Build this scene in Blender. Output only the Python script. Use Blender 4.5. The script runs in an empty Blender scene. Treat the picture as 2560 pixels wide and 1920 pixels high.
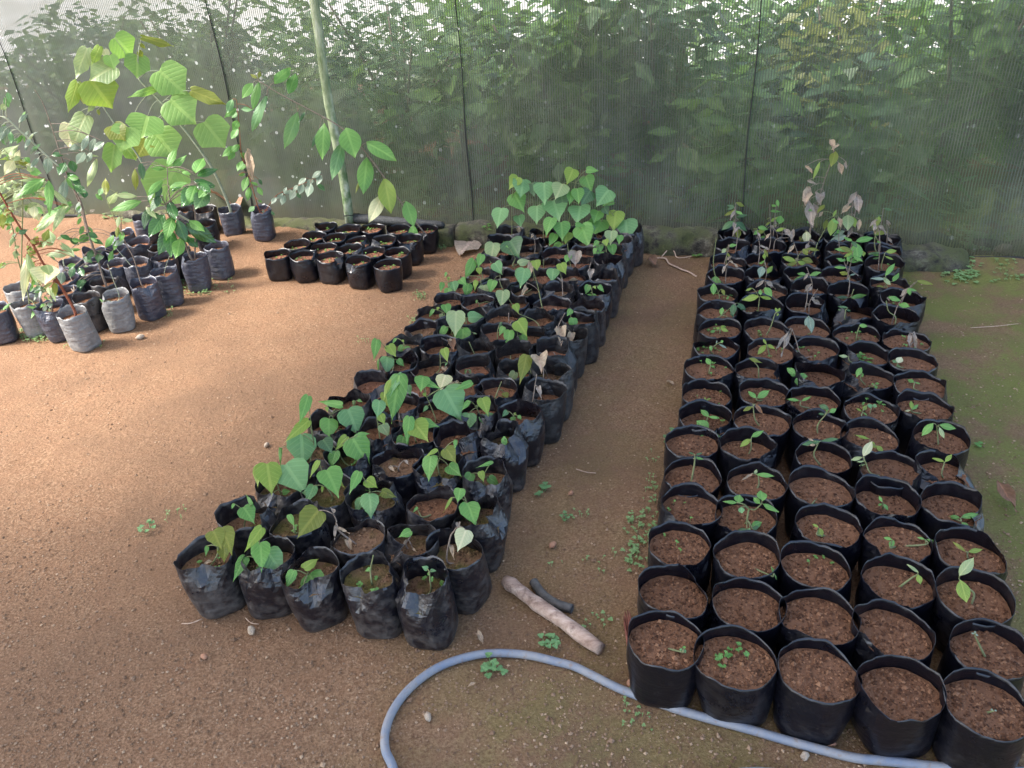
import bpy, bmesh, math, random
from mathutils import Vector, Matrix, noise
random.seed(7)
SC = bpy.context.scene
COL = SC.collection

# ---------------------------------------------------------------- camera
F_PIX = 1688.4 / 2212.0          # focal length in picture widths
PITCH, ROLL, CAM_H = math.radians(30.33), math.radians(-3.663), 1.40
FW = Vector((0, math.cos(PITCH), -math.sin(PITCH)))
R0 = Vector((1, 0, 0)); U0 = R0.cross(FW)
CR = math.cos(ROLL) * R0 + math.sin(ROLL) * U0
CU = -math.sin(ROLL) * R0 + math.cos(ROLL) * U0
CAM = Vector((0, 0, CAM_H))
cd = bpy.data.cameras.new('camera'); cam = bpy.data.objects.new('camera', cd); COL.objects.link(cam)
cam.matrix_world = Matrix(((CR.x, CU.x, -FW.x, 0), (CR.y, CU.y, -FW.y, 0), (CR.z, CU.z, -FW.z, CAM_H), (0, 0, 0, 1)))
cd.sensor_width = 36; cd.sensor_fit = 'HORIZONTAL'; cd.lens = 36 * F_PIX
cd.clip_start = 0.05; cd.clip_end = 400
SC.camera = cam

# ---------------------------------------------------------------- sky, sun, exposure
SUN_EL, SUN_AZ = math.radians(50), math.radians(264)     # azimuth of the sun, clockwise from +Y
world = bpy.data.worlds.new('World'); SC.world = world; world.use_nodes = True
wn = world.node_tree; bg = wn.nodes['Background']
sky = wn.nodes.new('ShaderNodeTexSky'); sky.sky_type = 'NISHITA'; sky.sun_disc = False
sky.sun_elevation = SUN_EL; sky.sun_rotation = SUN_AZ; sky.dust_density = 2.5; sky.air_density = 1.0
wn.links.new(sky.outputs[0], bg.inputs[0]); bg.inputs[1].default_value = 0.15
sd = bpy.data.lights.new('sun', 'SUN'); sun = bpy.data.objects.new('sun', sd); COL.objects.link(sun)
sd.energy = 2.1; sd.angle = math.radians(15); sd.color = (1, 0.96, 0.89)
to_sun = Vector((math.sin(SUN_AZ) * math.cos(SUN_EL), math.cos(SUN_AZ) * math.cos(SUN_EL), math.sin(SUN_EL)))
sun.rotation_euler = to_sun.to_track_quat('Z', 'Y').to_euler()
sun.location = to_sun * 12
vs = SC.view_settings; vs.view_transform = 'Standard'; vs.look = 'None'; vs.exposure = 2.25; vs.gamma = 1
vs.use_curve_mapping = False
SC.cycles.use_denoising = True
SC.cycles.max_bounces = 8; SC.cycles.transparent_max_bounces = 12
SC.cycles.caustics_reflective = False; SC.cycles.caustics_refractive = False

# ---------------------------------------------------------------- photo tiles -> directions
TILE = dict(a=(1560, 1440), b=(1920, 1440), c=(1560, 1060), d=(1920, 1060), e=(1660, 720), f=(1720, 480),
            g=(440, 1200), h=(800, 1200), i=(640, 900), j=(960, 860), k=(880, 620), l=(1080, 400), m=(0, 440), n=(100, 60))
TS = {t: 3.456 for t in TILE}
TILE.update(o=(500, 140), p=(0, 220), q=(600, 350), r=(1660, 0), P=(0, 0))
TS.update(o=1.983, p=2.644, q=3.016, r=2.458, P=0.86406)
def ray(t, x, y):
    X = TILE[t][0] + x / TS[t]; Y = TILE[t][1] + y / TS[t]
    return (CR * ((X - 1280) / 2560) - CU * ((Y - 960) / 2560)) / F_PIX + FW
def on_z(t, x, y, z=0.0):                 # where that line of sight meets the level z
    d = ray(t, x, y); s = (z - CAM_H) / d.z
    return CAM + d * s
def on_y(t, x, y, yy, zmin=None):         # ... or the upright plane through a thing's foot
    d = ray(t, x, y); p = CAM + d * (yy / d.y)
    if zmin is not None and p.z < zmin: p = on_z(t, x, y, zmin)
    return p
def on_v(t, x, y, v):                     # ... or an upright plane parallel to the net
    d = ray(t, x, y); return CAM + d * (v / d.dot(Vector((0.290, 0.957, 0)).normalized()))
DA = Vector((0.957, -0.290, 0)).normalized()    # along the net
DB = Vector((0.290, 0.957, 0)).normalized()     # along the bag rows, towards the net
def uv(u, v, z=0.0): return DA * u + DB * v + Vector((0, 0, z))
NET_V = 3.71

# ---------------------------------------------------------------- object helpers
def tag(o, label=None, cat=None, group=None, kind=None):
    if label: o['label'] = label
    if cat: o['category'] = cat
    if group: o['group'] = group
    if kind: o['kind'] = kind
    return o
def mesh_obj(name, verts, faces, mat, parent=None, smooth=True, uvs=None, flat=None):
    me = bpy.data.meshes.new(name); me.from_pydata([tuple(v) for v in verts], [], faces)
    if smooth: me.polygons.foreach_set('use_smooth', [not (flat and k in flat) for k in range(len(me.polygons))])
    if uvs:
        L = me.uv_layers.new(name='UVMap'); arr = []
        for lp in me.loops: arr += uvs[lp.vertex_index]
        L.data.foreach_set('uv', arr)
    if mat: me.materials.append(mat)
    me.update()
    o = bpy.data.objects.new(name, me); COL.objects.link(o)
    if parent: o.parent = parent
    return o
def empty(name, loc):
    o = bpy.data.objects.new(name, None); o.location = loc; o.empty_display_size = 0.05; COL.objects.link(o); return o
class MB:
    def __init__(s): s.v = []; s.f = []
    def tube(s, pts, rad, n=6, cap=True):
        pts = [Vector(p) for p in pts]; base = len(s.v); m = len(pts)
        if not hasattr(rad, '__len__'): rad = [rad] * m
        ref = Vector((0.13, 0.21, 0.97))
        for k, p in enumerate(pts):
            d = (pts[min(k + 1, m - 1)] - pts[max(k - 1, 0)])
            d = d.normalized() if d.length > 1e-9 else Vector((0, 0, 1))
            if abs(d.dot(ref)) > 0.95: ref = Vector((1, 0.2, 0.1))
            x = d.cross(ref).normalized(); y = x.cross(d)
            for j in range(n):
                a = 2 * math.pi * j / n; s.v.append(p + (x * math.cos(a) + y * math.sin(a)) * rad[k])
        for k in range(m - 1):
            for j in range(n):
                A = base + k * n + j; B = base + k * n + (j + 1) % n
                s.f.append((A, B, B + n, A + n))
        if cap:
            s.f.append(tuple(base + j for j in range(n))[::-1]); s.f.append(tuple(base + (m - 1) * n + j for j in range(n)))
    def lump(s, c, r, rnd, sq=0.75):          # a small irregular octahedron
        b = len(s.v); a = rnd.random() * 6.28
        ca, sa = math.cos(a) * r, math.sin(a) * r
        q = lambda: 0.7 + 0.6 * rnd.random()
        x, y = Vector((ca, sa, 0)), Vector((-sa, ca, 0)); z = Vector((0, 0, r * sq))
        for d in (x, y, -x, -y): s.v.append(c + d * q() + z * (rnd.random() - .5) * .6)
        s.v.append(c + z * q()); s.v.append(c - z * q())
        for k in range(4):
            s.f.append((b + k, b + (k + 1) % 4, b + 4)); s.f.append((b + (k + 1) % 4, b + k, b + 5))
    def obj(s, name, mat, parent=None, smooth=True): return mesh_obj(name, s.v, s.f, mat, parent, smooth)
def curve_pts(P, n=6):                        # Catmull-Rom through the points
    P = [Vector(p) for p in P]
    if len(P) < 3: return [P[0].lerp(P[-1], k / n) for k in range(n + 1)]
    Q = [P[0] * 2 - P[1]] + P + [P[-1] * 2 - P[-2]]; out = []
    for k in range(1, len(Q) - 2):
        p0, p1, p2, p3 = Q[k - 1:k + 3]
        for j in range(n):
            t = j / n
            out.append(0.5 * ((2 * p1) + (p2 - p0) * t + (2 * p0 - 5 * p1 + 4 * p2 - p3) * t * t + (3 * p1 - p0 - 3 * p2 + p3) * t ** 3))
    out.append(P[-1]); return out

# ---------------------------------------------------------------- materials
def mat_new(name):
    m = bpy.data.materials.new(name); m.use_nodes = True; nt = m.node_tree
    return m, nt, nt.nodes['Principled BSDF'], nt.nodes['Material Output']
def N(nt, typ, **kw):
    n = nt.nodes.new(typ)
    for k, v in kw.items():
        if k in n.inputs: n.inputs[k].default_value = v
        else: setattr(n, k, v)
    return n
def L(nt, a, b): nt.links.new(a, b)
def noise_n(nt, co, scale, detail=4, rough=0.55):
    n = N(nt, 'ShaderNodeTexNoise'); n.inputs['Scale'].default_value = scale
    n.inputs['Detail'].default_value = detail; n.inputs['Roughness'].default_value = rough
    if co: L(nt, co, n.inputs['Vector'])
    return n.outputs['Fac']
def ramp(nt, fac, stops, mode='LINEAR'):
    r = N(nt, 'ShaderNodeValToRGB'); r.color_ramp.interpolation = mode; e = r.color_ramp.elements
    while len(e) < len(stops): e.new(0.5)
    for k, (p, c) in enumerate(stops):
        e[k].position = p; e[k].color = (c, c, c, 1) if not hasattr(c, '__len__') else (*c, 1)
    L(nt, fac, r.inputs[0]); return r.outputs[0]
def mix(nt, fac, a, b, mode='MIX'):
    m = N(nt, 'ShaderNodeMix', data_type='RGBA', blend_type=mode)
    for sock, v in ((m.inputs[0], fac), (m.inputs[6], a), (m.inputs[7], b)):
        if hasattr(v, 'is_output'): L(nt, v, sock)
        elif hasattr(v, '__len__'): sock.default_value = (*v, 1)
        else: sock.default_value = v
    return m.outputs[2]
def math_n(nt, op, a, b=None, c=None, clamp=False):
    m = N(nt, 'ShaderNodeMath', operation=op, use_clamp=clamp)
    for k, v in enumerate((a, b, c)):
        if v is None: continue
        if hasattr(v, 'is_output'): L(nt, v, m.inputs[k])
        else: m.inputs[k].default_value = v
    return m.outputs[0]
def bump(nt, bsdf, h, strength, dist=0.01):
    b = N(nt, 'ShaderNodeBump'); b.inputs['Strength'].default_value = strength; b.inputs['Distance'].default_value = dist
    L(nt, h, b.inputs['Height']); L(nt, b.outputs[0], bsdf.inputs['Normal']); return b.outputs[0]
def pos(nt): return N(nt, 'ShaderNodeNewGeometry').outputs['Position']
def mapped(nt, co, scale=(1, 1, 1), loc=(0, 0, 0), rot=(0, 0, 0)):
    m = N(nt, 'ShaderNodeMapping'); m.inputs['Scale'].default_value = scale; m.inputs['Location'].default_value = loc
    m.inputs['Rotation'].default_value = rot; L(nt, co, m.inputs['Vector']); return m.outputs[0]
def sep(nt, co):
    s = N(nt, 'ShaderNodeSeparateXYZ'); L(nt, co, s.inputs[0]); return s.outputs

def make_film(name, base, dust, rough, dusty, wr=0.35, spec=.75):
    m, nt, b, out = mat_new(name); co = pos(nt)
    info = N(nt, 'ShaderNodeObjectInfo')
    n1 = noise_n(nt, co, 38, 6, .7); n2 = noise_n(nt, co, 160, 3); big = noise_n(nt, co, 9, 2)
    z = sep(nt, co)[2]
    low = math_n(nt, 'MULTIPLY_ADD', z, -5.0, 0.48, clamp=True)
    k = math_n(nt, 'ADD', n1, math_n(nt, 'MULTIPLY', low, 0.26))
    k = math_n(nt, 'ADD', k, math_n(nt, 'MULTIPLY_ADD', info.outputs['Random'], .16, -.08))
    f = ramp(nt, k, [(0.54 - 0.1 * dusty, 0), (0.76, dusty)])
    sp = math_n(nt, 'MULTIPLY', ramp(nt, n2, [(0.66, 0), (0.72, 1)]), math_n(nt, 'MULTIPLY_ADD', low, 1.4, .25))
    f = math_n(nt, 'MAXIMUM', f, sp)
    L(nt, mix(nt, f, base, dust), b.inputs['Base Color'])
    L(nt, math_n(nt, 'MULTIPLY_ADD', f, 0.35, math_n(nt, 'MULTIPLY_ADD', big, .25, rough - .12)), b.inputs['Roughness'])
    b.inputs['Specular IOR Level'].default_value = spec
    h1 = noise_n(nt, mapped(nt, co, (16, 16, 75)), 1.0, 3, .5); h2 = noise_n(nt, co, 42, 4, .6)
    bump(nt, b, math_n(nt, 'ADD', h1, h2), wr, 0.006)
    return m
FILM = make_film('black_film', (0.0028, 0.0030, 0.0062), (0.05, 0.045, 0.043), 0.30, 0.30, .30, .55)
FILM_DUSTY = make_film('dusty_black_film', (0.0055, 0.0056, 0.0095), (0.105, 0.092, 0.082), 0.30, 0.75, .32, .65)
FILM_OLD = make_film('weathered_film', (0.012, 0.012, 0.014), (0.085, 0.076, 0.066), 0.42, 0.85, .6, .5)
FILM_GREY = make_film('sun_faded_film', (0.036, 0.038, 0.056), (0.13, 0.125, 0.125), 0.36, 0.5, .8)
FILM_PALE = make_film('pale_faded_film', (0.15, 0.15, 0.15), (0.28, 0.27, 0.245), 0.5, 0.8, .9)

def make_soil(name, dark, mid, light, moss):
    m, nt, b, out = mat_new(name); co = pos(nt)
    isl = N(nt, 'ShaderNodeNewGeometry').outputs['Random Per Island']
    info = N(nt, 'ShaderNodeObjectInfo')
    c = ramp(nt, noise_n(nt, co, 150, 5, .7), [(0.3, dark), (0.52, mid), (0.72, light)])
    c2 = ramp(nt, isl, [(0.0, dark), (0.25, mid), (0.70, light), (1.0, (min(1, light[0] * 1.7), light[1] * 1.8, light[2] * 1.8))])
    c = mix(nt, 0.7, c, c2)
    c = mix(nt, math_n(nt, 'MULTIPLY', info.outputs['Random'], .5), c, mix(nt, .45, c, (0.05, 0.026, 0.016)))
    if moss > 0:
        g = ramp(nt, math_n(nt, 'ADD', noise_n(nt, co, 22, 3), math_n(nt, 'MULTIPLY_ADD', info.outputs['Random'], .3, -.15)), [(0.62 - .2 * moss, 0), (0.72, 0.85)])
        c = mix(nt, g, c, mix(nt, noise_n(nt, co, 300, 2), (0.045, 0.05, 0.012), (0.14, 0.12, 0.03)))
    L(nt, c, b.inputs['Base Color']); b.inputs['Roughness'].default_value = 0.92; b.inputs['Specular IOR Level'].default_value = 0.25
    bump(nt, b, noise_n(nt, co, 420, 4, .7), 0.9, 0.004)
    return m
SOIL = make_soil('gravelly_soil', (0.042, 0.018, 0.009), (0.125, 0.054, 0.027), (0.27, 0.132, 0.07), 0)
SOIL_RED = make_soil('red_soil', (0.09, 0.036, 0.019), (0.20, 0.085, 0.046), (0.34, 0.165, 0.10), 0)
SOIL_MOSS = make_soil('mossy_soil', (0.06, 0.032, 0.018), (0.15, 0.08, 0.045), (0.26, 0.155, 0.09), 0.75)

def make_leaf(name, col, col2, transl=0.35, rough=0.42, dry=False, vein=0.42):
    m, nt, b, out = mat_new(name)
    u = N(nt, 'ShaderNodeUVMap').outputs[0]; s = sep(nt, u); info = N(nt, 'ShaderNodeObjectInfo')
    ax = math_n(nt, 'ABSOLUTE', s[0])
    midrib = ramp(nt, ax, [(0.0, 1), (0.035, 1), (0.07, 0)])
    w = math_n(nt, 'MULTIPLY_ADD', s[1], 7.0, math_n(nt, 'MULTIPLY', ax, -4.2))
    fr = math_n(nt, 'ABSOLUTE', math_n(nt, 'SUBTRACT', math_n(nt, 'FRACT', w), 0.5))
    side = ramp(nt, fr, [(0.0, 1), (0.05, 1), (0.11, 0)])
    v = math_n(nt, 'MAXIMUM', midrib, math_n(nt, 'MULTIPLY', side, .6))
    co = N(nt, 'ShaderNodeTexCoord').outputs['Object']
    nz = noise_n(nt, co, 45, 3)
    c = mix(nt, ramp(nt, math_n(nt, 'MULTIPLY_ADD', info.outputs['Random'], .5, math_n(nt, 'MULTIPLY', nz, .6)), [(0.25, 0), (0.85, 1)]), col, col2)
    c = mix(nt, math_n(nt, 'MULTIPLY', v, vein), c, (min(1, col2[0] * 1.7 + .03), min(1, col2[1] * 1.4 + .04), min(1, col2[2] * 1.5 + .02)))
    if dry: c = mix(nt, ramp(nt, noise_n(nt, co, 90, 4), [(.45, 0), (.75, .6)]), c, (0.09, 0.05, 0.03))
    L(nt, c, b.inputs['Base Color']); b.inputs['Roughness'].default_value = rough
    h = math_n(nt, 'ADD', math_n(nt, 'MULTIPLY', v, -1.0), math_n(nt, 'MULTIPLY', fr, .7))
    if dry: h = math_n(nt, 'ADD', h, math_n(nt, 'MULTIPLY', noise_n(nt, co, 60, 4), 3.0))
    h = math_n(nt, 'ADD', h, math_n(nt, 'MULTIPLY', noise_n(nt, co, 110, 3), .8))
    nrm = bump(nt, b, h, 0.32, 0.003)
    t = N(nt, 'ShaderNodeBsdfTranslucent'); L(nt, nrm, t.inputs['Normal'])
    L(nt, mix(nt, 0.5, c, (col2[0] * 1.2, col2[1] * 1.2, col2[2] * .55)), t.inputs['Color'])
    ms = N(nt, 'ShaderNodeMixShader'); ms.inputs[0].default_value = transl
    L(nt, b.outputs[0], ms.inputs[1]); L(nt, t.outputs[0], ms.inputs[2]); L(nt, ms.outputs[0], out.inputs['Surface'])
    return m
LEAF = dict(
    g=make_leaf('green_leaf', (0.095, 0.245, 0.052), (0.155, 0.34, 0.075)),
    y=make_leaf('yellow_green_leaf', (0.19, 0.31, 0.045), (0.27, 0.38, 0.07), .45),
    b=make_leaf('bluish_leaf', (0.105, 0.24, 0.088), (0.16, 0.32, 0.12), .28, .4),
    d=make_leaf('dark_leaf', (0.030, 0.085, 0.030), (0.06, 0.14, 0.045), .22, .34),
    s=make_leaf('glossy_leaf', (0.026, 0.085, 0.024), (0.05, 0.15, 0.035), .2, .2, vein=.4),
    p=make_leaf('pale_leaf', (0.23, 0.32, 0.14), (0.32, 0.40, 0.19), .35),
    x=make_leaf('cream_leaf', (0.46, 0.46, 0.24), (0.52, 0.54, 0.32), .3),
    o=make_leaf('olive_leaf', (0.15, 0.19, 0.03), (0.24, 0.28, 0.05), .5),
    L=make_leaf('broad_pale_leaf', (0.17, 0.33, 0.085), (0.25, 0.43, 0.115), .42, .5),
    v=make_leaf('silver_leaf', (0.13, 0.19, 0.13), (0.21, 0.27, 0.19), .2, .3),
    w=make_leaf('withered_leaf', (0.36, 0.26, 0.17), (0.46, 0.36, 0.25), .2, .75, True, .4),
    c=make_leaf('clover_leaf', (0.14, 0.27, 0.09), (0.24, 0.38, 0.15), .3),
    k=make_leaf('grey_withered_leaf', (0.25, 0.21, 0.17), (0.36, 0.31, 0.26), .2, .8, True, .4),
    r=make_leaf('brown_dead_leaf', (0.17, 0.085, 0.045), (0.27, 0.15, 0.09), .15, .8, True, .4))
def make_plain(name, c1, c2, scale=60, rough=.8, bs=.4, stretch=(1, 1, 1), spec=.3):
    m, nt, b, out = mat_new(name); co = mapped(nt, pos(nt), stretch)
    L(nt, ramp(nt, noise_n(nt, co, scale, 5, .65), [(0.32, c1), (0.7, c2)]), b.inputs['Base Color'])
    b.inputs['Roughness'].default_value = rough; b.inputs['Specular IOR Level'].default_value = spec
    bump(nt, b, noise_n(nt, co, scale * 2.2, 4, .7), bs, 0.004); return m
STEM_G = make_plain('green_stem', (0.13, 0.16, 0.06), (0.22, 0.22, 0.11), 90)
STEM_B = make_plain('woody_stem', (0.14, 0.10, 0.075), (0.27, 0.22, 0.18), 90)
STEM_R = make_plain('red_stem', (0.17, 0.045, 0.022), (0.27, 0.095, 0.05), 60)
STEM_P = make_plain('grey_green_stem', (0.22, 0.25, 0.17), (0.36, 0.38, 0.28), 60)
STONE = make_plain('pale_stone', (0.26, 0.19, 0.13), (0.50, 0.42, 0.33), 80)
ROOT = make_plain('pale_root', (0.38, 0.25, 0.17), (0.62, 0.47, 0.36), 120)
# ---------------------------------------------------------------- ground, clearing, net, added sun blocker
def ground_h(x, y):
    p = DA.x * x + DA.y * y; q = DB.x * x + DB.y * y
    h = 0.006 * noise.noise(Vector((x * 1.1, y * 1.1, 0))) + 0.0035 * noise.noise(Vector((x * 6, y * 6, 3))) + 0.0014 * noise.noise(Vector((x * 23, y * 23, 9)))
    k = max(0, min(1, (q - 3.02) / .55)) * max(0, min(1, (-1.95 - p) / .35))      # dirt bank along the net, behind the saplings
    h += 0.085 * k * k * (3 - 2 * k) * (0.8 + .5 * noise.noise(Vector((x * 4, y * 4, 5))))
    k2 = max(0, min(1, (q - 3.38) / .3)) * max(0, min(1, (p - .72) / .25))         # hump of earth at the mossy end
    h += 0.05 * k2 * (0.8 + .6 * noise.noise(Vector((x * 5, y * 5, 8))))
    return h - 0.004
def axis(fine0, fine1, step, lo, hi):
    a = []; x = fine0
    while x < fine1: a.append(x); x += step
    a.append(fine1); s = step
    while a[-1] < hi: s *= 1.5; a.append(min(hi, a[-1] + s))
    s = step
    while a[0] > lo: s *= 1.5; a.insert(0, max(lo, a[0] - s))
    return a
gx = axis(-4.2, 2.6, 0.03, -70, 70); gy = axis(0.3, 5.0, 0.03, -70, 90)
V = [(x, y, ground_h(x, y) if (-5 < x < 3.4 and -.5 < y < 6) else -0.004) for y in gy for x in gx]
nx = len(gx); Fc = [(j * nx + i, j * nx + i + 1, (j + 1) * nx + i + 1, (j + 1) * nx + i) for j in range(len(gy) - 1) for i in range(nx - 1)]
m, nt, b, out = mat_new('packed_earth'); co = pos(nt)
fine = noise_n(nt, co, 170, 6, .75); med = noise_n(nt, co, 16, 5, .6); big = noise_n(nt, co, 1.5, 6, .65)
c = ramp(nt, fine, [(0.33, (0.085, 0.044, 0.023)), (0.50, (0.255, 0.145, 0.080)), (0.66, (0.45, 0.30, 0.185))])
c = mix(nt, ramp(nt, med, [(0.3, 0), (0.7, .65)]), c, mix(nt, fine, (0.13, 0.064, 0.032), (0.37, 0.205, 0.115)))
c = mix(nt, ramp(nt, big, [(0.44, 0), (0.62, .8)]), c, mix(nt, fine, (0.085, 0.048, 0.026), (0.28, 0.165, 0.098)))
s = sep(nt, co)
uu = math_n(nt, 'ADD', math_n(nt, 'MULTIPLY', s[0], DA.x), math_n(nt, 'MULTIPLY', s[1], DA.y))
vv = math_n(nt, 'ADD', math_n(nt, 'MULTIPLY', s[0], DB.x), math_n(nt, 'MULTIPLY', s[1], DB.y))
right = ramp(nt, math_n(nt, 'MULTIPLY_ADD', uu, 1.0, 0.0, clamp=True), [(0.60, 0), (0.76, 1)])
front = math_n(nt, 'MULTIPLY', ramp(nt, math_n(nt, 'MULTIPLY_ADD', vv, 0.5, 0, clamp=True), [(0.5, 1), (0.74, 0)]),
               ramp(nt, math_n(nt, 'MULTIPLY_ADD', uu, 0.5, 0.5, clamp=True), [(0.12, 0), (0.36, .95)]))
aisle = math_n(nt, 'MULTIPLY', ramp(nt, math_n(nt, 'MULTIPLY_ADD', uu, 1.0, 1.0, clamp=True), [(0.35, 0), (0.6, 1), (0.9, 1), (1.0, 0)]), .14)
where = math_n(nt, 'MAXIMUM', math_n(nt, 'MAXIMUM', right, math_n(nt, 'MULTIPLY', front, .4)), aisle)
mossn = math_n(nt, 'ADD', noise_n(nt, co, 4.5, 5, .65), math_n(nt, 'MULTIPLY', math_n(nt, 'SUBTRACT', fine, .5), .5))
mossf = math_n(nt, 'MULTIPLY', ramp(nt, mossn, [(0.40, 0), (0.56, 1)]), where)
moss_c = mix(nt, noise_n(nt, co, 7, 3), mix(nt, fine, (0.06, 0.065, 0.02), (0.19, 0.18, 0.06)), mix(nt, fine, (0.11, 0.16, 0.018), (0.26, 0.34, 0.05)))
c = mix(nt, math_n(nt, 'MULTIPLY', mossf, .8), c, moss_c)
c = mix(nt, math_n(nt, 'MULTIPLY', where, .25), c, (0.125, 0.105, 0.045))
L(nt, c, b.inputs['Base Color']); b.inputs['Roughness'].default_value = .95; b.inputs['Specular IOR Level'].default_value = .2
bump(nt, b, math_n(nt, 'ADD', math_n(nt, 'MULTIPLY', fine, .7), noise_n(nt, co, 60, 5, .7)), 1.0, .009)
EARTH = m
tag(mesh_obj('ground', V, Fc, EARTH), kind='structure')

# assumed sunlit clearing showing white between the bushes: its climb is added to catch sun
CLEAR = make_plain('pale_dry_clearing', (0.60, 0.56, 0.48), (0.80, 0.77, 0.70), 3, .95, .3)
V = []; Fc = []
us = [-26 + 2 * k for k in range(27)]; vs_ = [7.6 + 0.8 * k for k in range(30)]
for q in vs_:
    for p in us:
        k = max(0, q - 8.4)
        V.append(uv(p, q, -0.03 + 0.26 * k + (.15 * noise.noise(Vector((p * .3, q * .3, 1))) if k > 0 else 0)))
n_ = len(us); Fc = [(j * n_ + i, j * n_ + i + 1, (j + 1) * n_ + i + 1, (j + 1) * n_ + i) for j in range(len(vs_) - 1) for i in range(n_ - 1)]
tag(mesh_obj('clearing', V, Fc, CLEAR), kind='structure')

# concrete kerb under the net
m, nt, b, out = mat_new('mossy_concrete'); co = pos(nt)
c = ramp(nt, noise_n(nt, co, 28, 6, .75), [(0.38, (0.035, 0.030, 0.022)), (0.54, (0.11, 0.095, 0.07)), (0.68, (0.33, 0.30, 0.24))])
c = mix(nt, ramp(nt, noise_n(nt, co, 7, 5, .7), [(0.44, 0), (0.58, .85)]), c, mix(nt, noise_n(nt, co, 160, 3), (0.028, 0.036, 0.012), (0.13, 0.15, 0.035)))
up = sep(nt, N(nt, 'ShaderNodeNewGeometry').outputs['Normal'])[2]
c = mix(nt, math_n(nt, 'MULTIPLY', math_n(nt, 'MAXIMUM', up, 0.0), ramp(nt, noise_n(nt, co, 14, 3), [(0.42, .05), (0.62, .8)])), c, (0.07, 0.075, 0.028))
L(nt, c, b.inputs['Base Color']); b.inputs['Roughness'].default_value = .95
bump(nt, b, noise_n(nt, co, 75, 6, .75), 1.0, .012)
CONC = m
def kerb(u0, u1, v0, v1, z1, label, seed, rough=.02, taper=False):
    n = max(4, int((u1 - u0) / .03)); prof = [(0, -.03), (0, .3), (.03, .72), (.12, .93), (.4, 1.0), (.8, 1.0), (1, .9), (1, -.03)]
    V = []; Fc = []
    for k in range(n + 1):
        t = k / n; e = (math.sin(math.pi * min(1, max(0, t))) ** .35) if taper else 1
        for j, (a, z) in enumerate(prof):
            p = Vector(((u0 + (u1 - u0) * t) * 9, a * 6, z * 4 + seed))
            d = noise.noise(p) * rough + noise.noise(p * 3.1) * rough * .7
            mid = (v0 + v1) / 2; vv = mid + ((v0 + (v1 - v0) * a) - mid) * (.4 + .6 * e)
            V.append(uv(u0 + (u1 - u0) * t, vv - d * (1 if a < .5 else -.3), z1 * z * e + (d * .9 if z > .5 else 0)))
    w = len(prof)
    for k in range(n):
        for j in range(w - 1): Fc.append((k * w + j, (k + 1) * w + j, (k + 1) * w + j + 1, k * w + j + 1))
    Fc.append(tuple(range(w))); Fc.append(tuple(n * w + j for j in range(w))[::-1])
    tag(mesh_obj('kerb', V, Fc, CONC), label, 'kerb', 'concrete kerb stones under the net')
kerb(-2.62, -1.36, 3.585, 3.80, .085, 'low mossy concrete kerb behind the small block of bags', 1)
kerb(-1.345, 0.02, 3.60, 3.82, .105, 'low mossy concrete kerb behind the heart-leaved seedlings', 5)
kerb(0.035, .62, 3.62, 3.82, .10, 'rough lichen-pale concrete kerb behind the withered seedlings', 9, .02)
kerb(0.63, 1.05, 3.52, 3.80, .085, 'broken mossy kerb lump beside the mossy ground', 14, .03, True)
kerb(-6.4, -2.64, 3.66, 3.84, .10, 'dirt-stained kerb along the net behind the tall saplings', 17, .02)
kerb(1.07, 3.6, 3.68, 3.84, .05, 'sunken mossy kerb under the net above the clover', 21, .02)

# shade net
m, nt, b, out = mat_new('shade_net'); uvn = N(nt, 'ShaderNodeUVMap').outputs[0]; s = sep(nt, uvn)
rib = math_n(nt, 'ABSOLUTE', math_n(nt, 'SUBTRACT', math_n(nt, 'FRACT', math_n(nt, 'MULTIPLY', s[0], 1 / .0115)), .5))
weft = math_n(nt, 'ABSOLUTE', math_n(nt, 'SUBTRACT', math_n(nt, 'FRACT', math_n(nt, 'MULTIPLY_ADD', s[1], 1 / .0065, math_n(nt, 'MULTIPLY', rib, .9))), .5))
cov = math_n(nt, 'MAXIMUM', ramp(nt, rib, [(0.08, .94), (0.30, .44)]), ramp(nt, weft, [(0.08, .58), (0.30, .44)]))
dirt = noise_n(nt, uvn, 2.6, 6, .65); streak = noise_n(nt, mapped(nt, uvn, (7, 1.3, 1)), 1.0, 6, .7)
low = ramp(nt, math_n(nt, 'MULTIPLY', s[1], 1 / 1.15, clamp=True), [(0.0, 1), (0.12, .55), (0.35, .34), (0.62, .22), (0.92, 0.0)])
leftm = ramp(nt, math_n(nt, 'MULTIPLY_ADD', s[0], -0.25, 0.05, clamp=True), [(0.25, 0), (0.8, 1)])
grime = math_n(nt, 'MULTIPLY_ADD', dirt, .5, math_n(nt, 'MULTIPLY', streak, .5))
fill = math_n(nt, 'ADD', math_n(nt, 'MULTIPLY', ramp(nt, grime, [(0.34, 0.05), (0.62, .8)]), math_n(nt, 'ADD', low, .16)), math_n(nt, 'MULTIPLY', leftm, .52), clamp=True)
cov = math_n(nt, 'ADD', cov, math_n(nt, 'MULTIPLY', fill, math_n(nt, 'SUBTRACT', 1.0, cov)), clamp=True)
thread = mix(nt, ramp(nt, grime, [(0.38, 0), (0.62, 1)]), (0.062, 0.072, 0.054), (0.135, 0.145, 0.11))
thread = mix(nt, math_n(nt, 'MULTIPLY', leftm, .6), thread, (0.085, 0.088, 0.08))
alg = math_n(nt, 'MULTIPLY', ramp(nt, noise_n(nt, mapped(nt, uvn, (2.2, 1.1, 1), (5, 2, 0)), 1.0, 5, .6), [(0.40, 0), (0.6, 1)]), math_n(nt, 'MULTIPLY_ADD', low, .65, .2))
thread = mix(nt, alg, thread, mix(nt, noise_n(nt, uvn, 60, 3), (0.055, 0.080, 0.028), (0.125, 0.16, 0.065)))
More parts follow.
